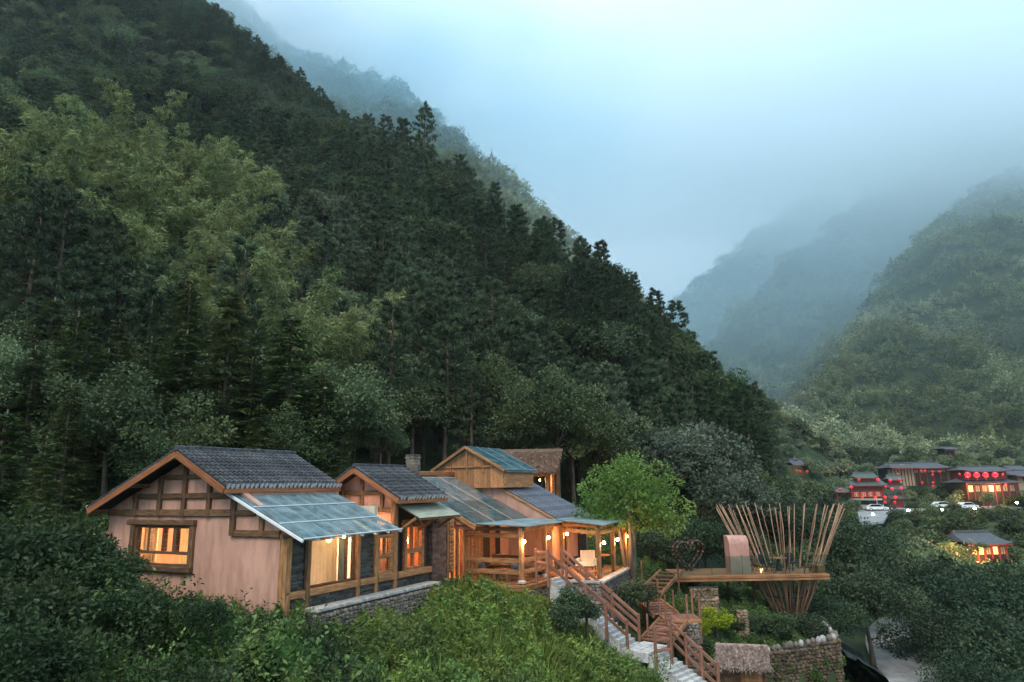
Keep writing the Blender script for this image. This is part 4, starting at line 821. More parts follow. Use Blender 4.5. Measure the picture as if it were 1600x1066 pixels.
for u0, u1, z0, z1 in ((4.76, 4.9, .42, 1.9), (5.55, 5.7, .42, 1.9), (4.9, 5.55, .42, .54), (4.9, 5.55, 1.78, 1.9), (4.9, 5.55, 1.02, 1.16), (5.2, 5.25, 1.16, 1.78)): PB(wf, 'B', 0, u0, u1, z0, z1, -.04, .1)
wfo = wf.build('window_frame', M['honey'], h1); panes(wfo, 'B', .04, ((4.9, 5.2), (5.25, 5.55)), ((1.16, 1.78),)); panes(wfo, 'B', .04, ((4.9, 5.55),), ((.54, 1.02),))
curtain('curtain', 'B', .3, 1.1, 2.9, .02, 2.08, 'curtain', 'long cream curtain filling the big front window'); curtain('curtain', 'B', .26, 2.9, 3.25, .02, 2.08, 'greycurtain', 'narrow grey curtain at the right side of the big front window')
lamp('sunroom_lamp', H(2.0, 1.2, 1.8), 470, (1, .86, .66)); lamp('sunroom_lamp', H(4.2, 1.1, 1.7), 51.2)
sb = MB().tube([(0, 0, 0), (0, 0, .05)], .05, 8).build('spot_lamp', M['lampwarm'], None, H(2.55, -.3, 1.98)); tag(sb, 'small bright spot lamp under the glass roof above the big front window', 'lamp'); lamp('spot_light', H(2.55, -.3, 1.9), 22.4)
# glass lean-to roof
ga = MB(); T0, T1 = (2.37, 3.62), (-1.26, 2.11); sl_ = (T1[1]-T0[1])/(T1[0]-T0[0])
def gp_(u, t, up=0): return (u, T0[0]+(T1[0]-T0[0])*t, T0[1]+(T1[1]-T0[1])*t+up)
fr = empty('glass_awning'); fr.parent = h1; cols = [-.35+i*(5.0/7) for i in range(8)]; rws = [0, .36, .70, 1]
for u in cols: beam('rafter', gp_(u, 0, -.04), gp_(u, .99, -.04), .06, .09, M['white'], fr)
for t in rws: beam('glazing_bar', gp_(-.34, t, .06), gp_(4.64, t, .06), .06, .03, M['white'], fr)
for i in range(7):
    for j in range(3): MB().add([gp_(cols[i]+.012, rws[j]+.006, .03), gp_(cols[i+1]-.012, rws[j]+.006, .03), gp_(cols[i+1]-.012, rws[j+1]+.012, .03), gp_(cols[i]+.012, rws[j+1]+.012, .03), gp_(cols[i]+.012, rws[j]+.006, .042), gp_(cols[i+1]-.012, rws[j]+.006, .042), gp_(cols[i+1]-.012, rws[j+1]+.012, .042), gp_(cols[i]+.012, rws[j+1]+.012, .042)], [(3, 2, 1, 0), (4, 5, 6, 7), (0, 1, 5, 4), (1, 2, 6, 5), (2, 3, 7, 6), (3, 0, 4, 7)]).build('glass_pane', M['roofglass'], fr)
beam('awning_beam', (-.2, -.12, 2.2), (5.7, -.12, 2.2), .13, .14, M['timber'], fr)
# plinth ledge in front
lg = empty('plinth_ledge', C1, HROT); tag(lg, 'low field stone plinth with pale coping along the front of the two cottages', 'plinth')
for i in range(6): beam('coping_slab', (.75+i*1.17, -.62, -.16), (.75+(i+1)*1.17-.012, -.62, -.16), .62, .1, M['coping'], lg, .02)
rubble('stone_face', lg, (.55, -.9), (7.9, -.9), -1.0, -.22, M['stone'], .15, .14, .5); MB().box(.6, 7.85, -.86, -.05, -.9, -.215).build('core', M['mortar'], lg)

# ---- middle cottage
h2 = house('middle_cottage', 'small pink timbered gabled cottage with stone chimney between the large cottage and the porch')
A2 = 5.83; AP, EL, ER = (1.67, 4.46), (3.98, 3.2), (-.64, 3.2)
MB().prism([(A2, 0, 2.1), (A2, 3.4, 2.1), (A2, 3.4, 3.5), (A2, AP[0], AP[1]-.08), (A2, .0, 3.52)][::-1], (.2, 0, 0)).build('gable_wall', M['stucco'], h2)
MB().box(A2, 9.3, 3.2, 3.4, -.3, 3.5).build('rear_wall', M['plaster'], h2); MB().box(5.9, 9.3, .15, 3.2, -.3, 0).build('floor', M['plank'], h2); MB().box(5.9, 9.25, .2, 3.2, 2.6, 2.66).build('ceiling', M['plank'], h2); MB().box(5.85, 6.0, .25, 3.2, 0, 2.6).build('side_wall', M['stucco'], h2); MB().box(9.1, 9.3, .25, 3.2, -.2, 3.4).build('side_wall', M['stucco'], h2)
r = roof(h2, A2-.6, 8.62, AP, ER); roof(h2, A2-.6, 8.62, AP, EL, .2); beam('ridge_cap', (A2-.63, AP[0], AP[1]+.15), (8.64, AP[0], AP[1]+.15), .18, .15, M['tile'], r)
for e_ in (EL, ER):
    beam('barge_board', (A2-.61, AP[0], AP[1]-.05), (A2-.61, e_[0], e_[1]-.05), .05, .2, M['fascia'], h2)
    beam('barge_board', (8.63, AP[0], AP[1]-.05), (8.63, e_[0], e_[1]-.05), .05, .18, M['fascia'], h2)
    for t in (.03, .96): beam('purlin', (A2-.58, AP[0]+(e_[0]-AP[0])*t, AP[1]+(e_[1]-AP[1])*t-.12), (A2, AP[0]+(e_[0]-AP[0])*t, AP[1]+(e_[1]-AP[1])*t-.12), .12, .14, M['timber'], h2)
beam('eave_board', (A2-.6, ER[0]-.02, ER[1]-.05), (8.62, ER[0]-.02, ER[1]-.05), .05, .18, M['fascia'], h2)
for z, u0, u1 in ((2.82, .05, 3.2), (3.5, .3, 2.9)): tb('tie_beam', h2, 'A', A2-.035, u1, z, u0, z, .18, .1, M['timber'])
for u in (.62, 1.67, 2.72): tb('stud', h2, 'A', A2-.06, u, 2.75, u, 4.4-abs(u-AP[0])*.545, .16, .12, M['timber'])
tb('corner_post', h2, 'B', .02, A2, -.3, A2, 3.5, .24, .24, M['honey'])
fw = MB()
for u0, u1, z0, z1 in ((5.95, 8.3, -.6, .4), (5.95, 8.3, 2.25, 3.3), (5.95, 6.42, .4, 2.25), (7.78, 8.3, .4, 2.25)): PB(fw, 'B', 0, u0, u1, z0, z1, .1, .24)
fwo = fw.build('front_wall', M['darkwood'], h2); ledge(fwo, 'B', .05, 5.95, 8.25, -.28, .14); tb('sill_beam', h2, 'B', -.05, 5.95, .3, 8.2, .3, .24, .24, M['honey'])
wf = MB()
for u0, u1, z0, z1 in ((6.45, 6.6, .42, 2.25), (7.6, 7.78, .42, 2.25), (6.6, 7.6, .42, .52), (6.6, 7.6, 2.08, 2.25), (6.6, 7.6, 1.06, 1.24), (7.02, 7.1, .52, 1.06), (6.95, 7.02, 1.24, 2.08), (7.3, 7.37, 1.24, 2.08)): PB(wf, 'B', 0, u0, u1, z0, z1, -.06, .1)
wfo = wf.build('window_frame', M['honey'], h2); panes(wfo, 'B', .04, ((6.6, 6.95), (7.02, 7.3), (7.37, 7.6)), ((1.24, 2.08),)); panes(wfo, 'B', .04, ((6.6, 7.02), (7.1, 7.6)), ((.52, 1.06),)); tb('window_header', h2, 'B', -.05, 6.35, 2.32, 7.9, 2.32, .16, .16, M['honey'])
MB().box(6.35, 6.4, .02, .09, .42, 2.2).build('shutter', M['darkwood'], h2)
tag(MB().box(6.5, 7.7, 2.6, 2.75, .4, 1.9).box(6.4, 7.8, 2.4, 2.8, .35, .45).box(6.4, 7.8, 2.4, 2.8, 1.1, 1.16).build('sideboard', M['fascia'], None, C1, (0, 0, HROT)), 'red-brown shelf unit seen through the middle window', 'shelf')
lamp('middle_room_lamp', H(7.0, 1.5, 2.0), 176, (1, .48, .18))
for i, (u, z) in enumerate(((6.85, 1.2), (5.1, 1.6))): tag(MB().tube([(0, 0, -.06), (0, 0, .06)], [.05, .035], 8).build('hanging_bulb', M['lampsoft'], None, H(u, .6 if i else 1.4, z+.1)), ('small warm bulb glowing inside the middle window', 'small warm bulb hanging in the narrow window under the glass roof')[i], 'lamp')
lamp('narrow_window_lamp', H(5.15, .9, 1.9), 38.4)
# pier of brown stone, and the ribbed sheet awning with its brace
MB().box(8.36, 9.36, -.02, .6, -.5, 2.55).build('pier_core', M['mortar'], h2); ledge(h2, 'B', -.05, 8.32, 9.4, -.35, 2.5, 'brownstone', 'pier_stone', (.07, .12), (.2, .5), .1); ledge(h2, 'A', 8.34, -.02, .5, -.35, 2.5, 'brownstone', 'pier_stone', (.08, .12), (.2, .5), .08)
aw = empty('sheet_awning'); aw.parent = h2
o = MB(); n_ = 46
for i in range(n_):
    u0, u1 = 5.9+i*(3.0/n_), 5.9+(i+1)*(3.0/n_); k0, k1 = (.018*(i % 2), .018*((i+1) % 2)); o.add([(u0, .0, 3.06+k0), (u1, .0, 3.06+k1), (u1, -1.18, 2.5+k1), (u0, -1.18, 2.5+k0), (u0, .0, 3.05+k0), (u1, .0, 3.05+k1), (u1, -1.18, 2.488+k1), (u0, -1.18, 2.488+k0)], [(0, 3, 2, 1), (4, 5, 6, 7), (3, 7, 6, 2)])
o.build('ribbed_sheet', M['greensheet'], aw)
for u in (6.0, 7.4, 8.8): beam('brace', (u, -.02, 1.95), (u, -.95, 2.5), .1, .12, M['honey'], aw); beam('rafter', (u, .0, 3.0), (u, -1.15, 2.45), .06, .07, M['timber'], aw)
beam('front_rail', (5.92, -1.12, 2.44), (8.9, -1.12, 2.44), .06, .08, M['timber'], aw)
for i in range(16): MB().tube([(6.15+i*.13, -.5, 2.42), (6.15+i*.13, -.5, 2.42-.1-.06*(i % 3))], .035, 6).build('fretwork', M['dark'], aw)
# chimney of stacked stone
ch = empty('chimney'); ch.parent = h2; MB().box(8.72, 9.1, 1.2, 1.62, 3.4, 4.98).build('core', M['mortar'], ch); 
for z in np.arange(3.9, 4.95, .13):
    for pl, ps, u0, u1 in (('B', 1.18, 8.7, 9.12), ('A', 8.70, 1.18, 1.64)): ledge(ch, pl, ps, u0, u1, z, z+.128, 'stone', 'chimney_stone', (.13, .13), (.14, .26), .07)
MB().box(8.66, 9.16, 1.13, 1.69, 4.98, 5.03).box(8.74, 8.8, 1.2, 1.6, 5.03, 5.1).box(9.02, 9.08, 1.2, 1.6, 5.03, 5.1).box(8.68, 9.14, 1.15, 1.67, 5.1, 5.14).build('chimney_cap', M['stone'], ch)

# ---- porch house
h3 = house('porch_house', 'long lit house with glass and shingle roof, open timber porch and terrace', 'house')
tb('post', h3, 'B', -.03, 9.52, -.4, 9.52, 2.35, .16, .2, M['honey'])
MB().box(9.62, 9.7, .05, .3, -.4, 2.5).build('log_stack_frame', M['darkwood'], h3)
for i in range(14):
    for j in range(2): MB().tube([(0, -.12, 0), (0, .18, 0)], random.uniform(.07, .085), 7).build('log_end', M['plank'], h3, (9.75+j*.17, .02, .05+i*.162+random.uniform(-.02, .02)))
MB().box(9.6, 10.02, .2, .3, -.4, 2.5).build('wall_panel', M['brownstone'], h3)
for u in (10.05, 10.45, 10.95): tb('door_post', h3, 'B', .02, u, -.5, u, 2.3, .11, .14, M['honey'])
tb('door_head', h3, 'B', .02, 10.05, 2.1, 10.95, 2.1, .16, .12, M['honey']); panes(h3, 'B', .06, ((10.1, 10.4), (10.5, 10.9)), ((-.3, 2.0),), name='door_pane')
tag(MB().box(10.3, 10.9, 1.0, 1.4, -.3, .5).box(10.2, 11.0, .9, 1.5, .5, .55).build('console_table', M['plank'], None, C1, (0, 0, HROT)), 'small wooden console table in the lit entrance', 'table')
MB().box(9.6, 20.4, .12, 6.8, -.75, -.5).build('floor', M['plank'], h3); MB().box(9.62, 20.4, 3.3, 3.45, -.5, 4.2).build('inner_wall', M['plaster'], h3); MB().box(9.62, 15.8, .32, 3.3, 2.05, 2.1).build('ceiling', M['ceiling'], h3)
lamp('entrance_lamp', H(10.5, 1.5, 1.6), 144, (1, .5, .2)); lamp('hall_lamp', H(13.8, 1.8, 1.6), 128); lamp('kitchen_lamp', H(18.6, 1.4, 1.3), 160)
# porch back wall of boards, doors and windows
bw = empty('back_wall'); bw.parent = h3; u = 11.15
def board(u0, u1, z0=-.5, z1=2.05, m='plank'): MB().box(u0+.006, u1-.006, .3, .34+random.uniform(0, .012), z0, z1).build('board', M[m], bw)
for u0, u1 in ((11.15, 13.0), (13.95, 14.45)):
    u = u0
    while u < u1-.02: w_ = min(random.uniform(.14, .2), u1-u); board(u, u+w_); u += w_
board(13.02, 13.25, m='honey'); board(13.25, 13.9, m='darkwood'); board(15.05, 16.2, m='stucco'); board(16.2, 16.35, m='honey'); MB().box(14.5, 15.02, .33, .36, .3, 1.75).build('dark_window', M['carglass'], bw); MB().box(14.5, 15.02, .31, .36, -.5, .28).box(14.5, 15.02, .31, .36, 1.77, 2.05).build('window_panel', M['plank'], bw)
board(16.4, 16.9, m='darkwood'); board(17, 18.0, m='stucco'); board(18.0, 20.2, -.5, .0, 'plank'); board(18.0, 18.25, 0, 2.05, 'honey'); board(19.1, 19.35, 0, 2.05, 'honey')
for z in (.32, .42): beam('shelf', (18.25, .4, z), (20.2, .4, z), .3, .03, M['plank'], bw)
for i in range(6): tag(MB().tube([(0, 0, 0), (0, 0, .1), (0, 0, .14)], [.05, .06, .03], 8).build('jar', M['fascia'], None, H(18.5+i*.26, .42, .44)), 'small dark jar on the lit shelf at the back of the porch', 'jar', 'jars on the lit shelf')
# porch frame
PZ = -.5
def up(name, a_, b_, z0=PZ, z1=1.85, w_=.2, m='honey', p=h3): return beam(name, (a_, b_, z0), (a_, b_, z1), w_, w_, M[m], p)
for a_, b_ in ((11.11, 0), (11.11, -2.92), (13.5, -2.92), (15.55, -2.9)): up('porch_post', a_, b_, PZ+.1)
for a_, b_ in ((11.11, 0), (11.11, -2.92), (13.5, -2.92), (15.55, -2.9)): MB().tube([(a_, b_, PZ), (a_, b_, PZ+.08), (a_, b_, PZ+.13)], [.2, .19, .14], 10).build('post_base', M['coping'], h3)
beam('porch_beam', (11.11, -.05, 1.5), (11.11, -2.85, 1.5), .1, .2, M['honey'], h3); beam('porch_beam', (11.11, .1, 1.78), (11.11, -3.1, 1.78), .14, .16, M['timber'], h3); beam('porch_beam', (11.0, -2.92, 1.78), (17.2, -2.92, 1.78), .14, .18, M['honey'], h3)
for z in (.42, -.06): beam('porch_rail', (11.11, -.1, z), (11.11, -2.82, z), .09, .21, M['honey'], h3); beam('porch_rail', (11.2, -2.92, z), (13.4, -2.92, z), .09, .2, M['honey'], h3)
for b_ in (-.75, -1.55, -2.2): beam('rail_stub', (11.11, b_, PZ-.02), (11.11, b_, -.16), .12, .18, M['timber'], h3)
dk = empty('porch_deck'); dk.parent = h3
for i in range(16): b_ = .1-i*.2; MB().box(11.0, 13.9, b_-.195, b_, PZ-.06, PZ-.002+random.uniform(-.004, .004)).build('deck_board', M['deckwood'], dk)
for z in (PZ-.13, PZ-.27): beam('edge_board', (10.93, .2, z), (10.93, -3.16, z), .1, .125, M['deckwood'], dk); beam('edge_board', (10.98, -3.17, z), (14.2, -3.17, z), .1, .125, M['deckwood'], dk)
rubble('porch_footing', h3, (11.1, -3.1), (14.6, -3.1), -1.6, PZ-.34, M['stone'], .16, .16, .3)
# bench, cushions and low table on the porch
bn = empty('porch_bench', H(13.1, -1.35, PZ), HROT); tag(bn, 'dark wooden bench standing across the back of the porch', 'bench')
beam('seat', (0, -1.2, .42), (0, 1.2, .42), .5, .07, M['timber'], bn); beam('backrest', (.24, -1.2, .78), (.24, 1.2, .78), .06, .3, M['timber'], bn)
for y in (-1.1, 1.1): beam('leg', (0, y, 0), (0, y, .4), .36, .08, M['timber'], bn)
def cushion(loc, s, m, label, rot=(.9, 0, 0), group=None):
    o = MB(); n = 6; vs = []
    for i in range(n+1):
        for j in range(n+1): x, y = i/n*2-1, j/n*2-1; t = (1-x**4)*(1-y**4); vs.append((x*s[0]*(1-.06*(1-abs(y))), y*s[1], t**.6*s[2]))
    k = len(vs); vs += [(x, y, -z) for x, y, z in vs]; fs = []
    for i in range(n):
        for j in range(n): a_ = i*(n+1)+j; fs += [(a_, a_+n+1, a_+n+2, a_+1), (k+a_, k+a_+1, k+a_+n+2, k+a_+n+1)]
    o.add(vs, fs); return tag(o.build('cushion', M[m], None, loc, (rot[0], rot[1], HROT+rot[2]), True), label, 'cushion', group)
cushion(H(11.55, -.65, .0), (.3, .26, .1), 'checker', 'checked blue grey cushion behind the left part of the porch rail', (.3, 1.1, 0)); cushion(H(11.55, -2.45, .0), (.32, .28, .1), 'checker', 'checked blue grey cushion by the porch corner post', (.2, 1.1, .3))
lt = empty('low_table', H(11.75, -1.65, PZ), HROT); tag(lt, 'low porch table with a red runner', 'table'); MB().box(-.35, .35, -.55, .55, .32, .38).build('table_top', M['plank'], lt); MB().box(-.36, .36, -.22, .22, .382, .388).build('runner', M['redcloth'], lt)
for x in (-.28, .28):
    for y in (-.48, .48): MB().box(x-.03, x+.03, y-.03, y+.03, 0, .32).build('leg', M['plank'], lt)
# glass roof, ridge beam, canopy sheet
g3 = empty('glass_roof'); g3.parent = h3; q0, q1 = (3.45, 4.2), (-1.0, 2.03)
def gq(u, t, up=0): return (u, q0[0]+(q1[0]-q0[0])*t, q0[1]+(q1[1]-q0[1])*t+up)
cols = [10.3, 12.1, 13.9, 15.7]; rws = [0, .33, .56, .78, 1]
for u in np.linspace(10.3, 15.7, 13): beam('rafter', gq(u, 0, -.09), gq(u, 1, -.09), .05, .1, M['honey'], g3)
for t in rws: beam('glazing_bar', gq(10.3, t, .015), gq(15.7, t, .015), .06, .04, M['sheet'], g3)
for u in cols[1:3]: beam('glazing_bar', gq(u, 0, .02), gq(u, 1, .02), .1, .04, M['ceiling'], g3)
for i in range(3):
    for j in range(4):
        P8 = [gq(cols[i]+.02, rws[j]+.006, .03), gq(cols[i+1]-.02, rws[j]+.006, .03), gq(cols[i+1]-.02, rws[j+1]-.006, .03), gq(cols[i]+.02, rws[j+1]-.006, .03)]; MB().prism(P8[::-1], (0, 0, .012)).build('glass_pane', M['roofglass2' if j > 1 else 'roofglass'], g3)
beam('barge_board', gq(10.22, 0, -.1), gq(10.22, 1.02, -.1), .07, .2, M['honey'], g3); beam('ridge_beam', (10.25, 3.5, 4.38), (17.8, 3.5, 4.38), .3, .22, M['fascia'], h3)
MB().prism([gq(10.3, 0, -.3), gq(10.3, .99, -.3), (10.3, -.9, 2.0), (10.3, 3.3, 2.0)], (.08, 0, 0)).build('gable_infill', M['stucco'], h3)
MB().add([(10.35, -1.05, 2.02), (15.9, -1.05, 2.02), (17.2, -3.35, 1.9), (11.0, -3.35, 1.9), (10.35, -1.05, 2.05), (15.9, -1.05, 2.05), (17.2, -3.35, 1.93), (11.0, -3.35, 1.93)], [(3, 2, 1, 0)[::-1], (4, 5, 6, 7)[::-1], (0, 1, 5, 4), (1, 2, 6, 5), (2, 3, 7, 6), (3, 0, 4, 7)]).build('canopy_sheet', M['sheet'], h3)
# shingle roof with its pink flank
d0, d1 = (2.6, 4.5), (-2.62, 1.86)
fl = MB().prism([(15.78, d0[0], d0[1]-.06), (15.78, d1[0]+.1, d1[1]-.02), (15.78, d1[0]+.4, d1[1]-.5), (15.78, d0[0], d0[1]-.75)], (.14, 0, 0)).build('flank_wall', M['stucco'], h3)
beam('barge_board', (15.8, d0[0], d0[1]+.0), (15.8, d1[0], d1[1]+.0), .16, .12, M['honey'], h3)
sb_ = MB().prism([(15.88, d0[0], d0[1]), (15.88, d1[0], d1[1]), (15.88, d1[0], d1[1]+.05), (15.88, d0[0], d0[1]+.06)], (4.7, 0, 0)).build('shingle_bed', M['tile_under'], h3)
nrow = 30; nn_ = Vector((0, -(d1[1]-d0[1]), d1[0]-d0[0])).normalized(); nn_ = nn_ if nn_.z > 0 else -nn_
shm = MB().box(-.5, .5, -.5, .5, -.5, .5).mesh('shingle_course', M['shingle'])
for i in range(nrow):
    t = (i+.5)/nrow; o = MB(); L_ = math.hypot(d1[0]-d0[0], d1[1]-d0[1])/nrow; u = 15.9-random.random()*.1
    while u < 20.55:
        w_ = random.uniform(.16, .3); o.box(max(15.9, u)+.004, min(u+w_, 20.58)-.004, -L_*.62, L_*.5, 0, .012+random.uniform(0, .012)); u += w_
    ob_ = o.build('shingle_course', M['shingle'], sb_, (0, d0[0]+(d1[0]-d0[0])*t+nn_.y*.075, d0[1]+(d1[1]-d0[1])*t+nn_.z*.075)); ob_.rotation_euler = (math.atan2(d0[1]-d1[1], d0[0]-d1[0])+.03, 0, 0)
beam('ridge_cap', (15.85, d0[0], d0[1]+.1), (20.6, d0[0], d0[1]+.1), .24, .1, M['shingle'], sb_); beam('eave_board', (15.9, d1[0], d1[1]-.05), (20.55, d1[0], d1[1]-.05), .05, .12, M['timber'], h3)
MB().box(15.9, 16.08, -2.2, .28, -.6, 1.85).build('side_wall', M['stucco'], h3); MB().box(16.08, 20.4, -2.2, -2.02, -.1, 1.98).build('front_wall', M['stucco'], h3); MB().box(16.08, 20.4, -2.24, -2.02, -.75, -.1).build('wall_base', M['slate'], h3); MB().box(20.4, 20.55, -2.2, 6.8, -.7, 2.0).build('end_wall', M['stucco'], h3)
for u0, u1 in ((17.0, 17.5), (19.2, 20.3)): MB().box(u0, u1, -2.27, -2.205, -.45, 1.5).build('door_leaf', M['darkwood'], h3)
MB().box(17.55, 17.75, -2.26, -2.205, -.45, 1.5).build('lit_curtain_panel', M['curtain'], h3)
# terrace with posts, canopy, chair
tr = empty('terrace', C1, HROT); tag(tr, 'paved terrace on a field stone wall at the right end of the porch house', 'terrace')
poly = [(12.7, -5.9), (19.0, -5.15), (19.4, -2.3), (14.6, -2.3), (14.6, -4.0), (12.7, -4.6)]
MB().prism([(x, y, -.62) for x, y in poly], (0, 0, .1)).build('floor_slab', M['plank'], tr)
for (p0, p1) in (((12.65, -5.98), (16.0, -5.62)), ((16.0, -5.62), (19.1, -5.25)), ((12.62, -4.6), (12.62, -6.0))): beam('coping_slab', (*p0, -.5), (*p1, -.5), .36, .1, M['coping'], tr, .02)
rubble('terrace_wall', tr, (12.6, -4.4), (12.6, -6.0), -2.1, -.56, M['stone'], .17, .16, .3); rubble('terrace_wall', tr, (12.6, -6.05), (19.2, -5.3), -2.6, -.56, M['stone'], .17, .16, .3)
for a_, b_ in ((13.55, -5.6), (16.4, -5.25), (18.9, -5.0)): up('terrace_post', a_, b_, -.5, 1.75, .19, 'honey', tr)
for a0, b0, a1, b1 in ((13.55, -5.6, 16.4, -5.25), (16.4, -5.25, 18.9, -5.0), (13.55, -5.6, 15.55, -2.9)): beam('terrace_beam', (a0, b0, 1.5), (a1, b1, 1.5), .14, .18, M['honey'], tr); beam('terrace_beam', (a0, b0, 1.78), (a1, b1, 1.78), .14, .14, M['honey'], tr)
MB().add([(13.0, -6.1, 1.86), (19.4, -5.5, 1.86), (19.6, -2.7, 1.98), (15.3, -2.7, 1.98), (13.0, -6.1, 1.9), (19.4, -5.5, 1.9), (19.6, -2.7, 2.02), (15.3, -2.7, 2.02)], [(3, 2, 1, 0), (4, 5, 6, 7), (0, 1, 5, 4), (1, 2, 6, 5), (2, 3, 7, 6), (3, 0, 4, 7)]).build('canopy_sheet', M['sheet'], tr)
for a0, a1, b0, b1 in ((13.6, 16.3, -5.62, -5.3), (16.5, 18.9, -5.28, -5.05)): MB().prism([(a0, b0, -.45), (a1, b1, -.45), (a1, b1, .35), (a0, b0, .35)], (0, .012, 0)).build('rail_glass', M['railglass'], tr)
def armchair(loc, rz, label):
    e = empty('armchair', loc, rz); tag(e, label, 'armchair')
    for nm, b_, m in (('seat', (-.36, .36, -.36, .36, .3, .46), 'cream'), ('backrest', (-.36, .36, .26, .42, .4, .98), 'cream'), ('armrest', (-.46, -.36, -.36, .38, .3, .62), 'cream'), ('armrest', (.36, .46, -.36, .38, .3, .62), 'cream'), ('base_frame', (-.42, .42, -.34, .38, .24, .3), 'dark')): o = MB().box(*b_, ch=.05).build(nm, M[m], e)
    e.children[0]
    for x in (-.38, .38):
        for y in (-.3, .34): MB().tube([(x, y, 0), (x, y, .24)], .02, 6).build('leg', M['dark'], e)
armchair(H(15.8, -4.05, -.5), R_(-20), 'cream cushioned armchair standing on the lit terrace')
ft = empty('footstool', H(14.5, -4.75, -.5), HROT); tag(ft, 'low lit wooden footstool in front of the armchair', 'footstool'); MB().box(-.35, .35, -.25, .25, .12, .2, ch=.03).build('top', M['plank'], ft)
for x in (-.28, .28):
    for y in (-.18, .18): MB().box(x-.03, x+.03, y-.03, y+.03, 0, .12).build('leg', M['plank'], ft)
tt = empty('round_table', H(17.6, -4.2, -.5), HROT); tag(tt, 'small dark round table behind the terrace post', 'table'); MB().tube([(0, 0, .62), (0, 0, .66)], .4, 16).build('table_top', M['plank'], tt); MB().tube([(0, 0, 0), (0, 0, .62)], .04, 8).build('leg', M['dark'], tt)
# globe lamps on the posts
for i, (a_, b_, z_, nb) in enumerate(((11.0, -3.12, 1.27, 'porch corner post'), (13.75, -3.02, 1.24, 'second porch post'), (15.9, -3.02, 1.27, 'third porch post'), (13.95, -5.72, 1.05, 'near terrace post'), (16.7, -5.4, .98, 'second terrace post'), (18.8, -5.25, .98, 'last terrace post beneath the fresh green tree'))):
    e = empty('wall_lamp', H(a_, b_, z_), HROT); tag(e, 'bright warm globe lamp hanging at the '+nb, 'lamp', 'globe lamps of the porch and terrace')
    me = bpy.data.meshes.new('globe'); import bmesh; bm_ = bmesh.new(); bmesh.ops.create_icosphere(bm_, subdivisions=2, radius=.075); bm_.to_mesh(me); bm_.free(); me.materials.append(M['lampwarm']); ob('globe', me, e)
    MB().tube([(0, 0, .07), (0, 0, .13)], [.05, .03], 8).build('lamp_cap', M['dark'], e); MB().tube([(0, 0, .13), (0, .05, .2), (0, .2, .2)], .012, 5).build('bracket', M['dark'], e); lamp('globe_light', H(a_, b_-.02, z_-.12), 46, (1, .5, .18), .09)
# loft with a plank gable and glass roof
lf = house('plank_loft', 'small plank gabled loft with green glass roof rising behind the ridge of the porch house', 'loft'); LA = 15.4; la, ll_, lr_ = (2.54, 5.78), (4.75, 4.55), (.1, 4.5)
g = empty('plank_gable'); g.parent = lf; b_ = .32
while b_ < 4.5:
    w_ = random.uniform(.16, .24); zt = lambda q: la[1]-.1-abs(q-la[0])*(.555 if q > la[0] else .52); e_ = min(b_+w_-.01, 4.5); MB().prism([(LA, b_, 3.6), (LA, b_, zt(b_)), (LA, e_, zt(e_)), (LA, e_, 3.6)], (.03+random.uniform(0, .015), 0, 0)).build('plank', M['plank'], g); b_ += w_
tb('tie_beam', lf, 'A', LA-.05, 4.4, 4.72, .4, 4.72, .09, .08, M['honey'])
for u in (1.5, 2.54, 3.6): tb('stud', lf, 'A', LA-.04, u, 4.4, u, 5.68-abs(u-2.54)*.53, .08, .07, M['honey'])
for e_ in (ll_, lr_): beam('barge_board', (LA-.25, la[0], la[1]), (LA-.25, e_[0], e_[1]), .06, .15, M['honey'], lf)
for e_, m_ in ((lr_, 'roofglass2'), (ll_, 'roofglass2')):
    for k in range(3):
        for j in range(2): u0, u1 = LA-.22+k*1.25, LA-.22+(k+1)*1.25-.03; t0, t1 = j*.5, j*.5+.49; q = lambda u, t: (u, la[0]+(e_[0]-la[0])*t, la[1]+(e_[1]-la[1])*t+.06); MB().prism([q(u0, t0), q(u1, t0), q(u1, t1), q(u0, t1)], (0, 0, .012)).build('glass_pane', M[m_], lf)
    for k in range(4): beam('glazing_bar', (LA-.23+k*1.25, la[0], la[1]+.05), (LA-.23+k*1.25, e_[0], e_[1]+.05), .05, .05, M['sheet'], lf)
    beam('eave_rail', (LA-.25, e_[0], e_[1]+.04), (LA+3.55, e_[0], e_[1]+.04), .06, .08, M['sheet'], lf); MB().prism([(LA+.05, la[0], la[1]-.12), (LA+.05, e_[0], e_[1]-.1), (LA+.05, e_[0], e_[1]-.06), (LA+.05, la[0], la[1]-.08)], (3.4, 0, 0)).build('ceiling_boards', M['sheet'], lf)
MB().box(LA+.06, LA+3.5, .28, .34, 3.6, 4.5).build('side_wall', M['plank'], lf)
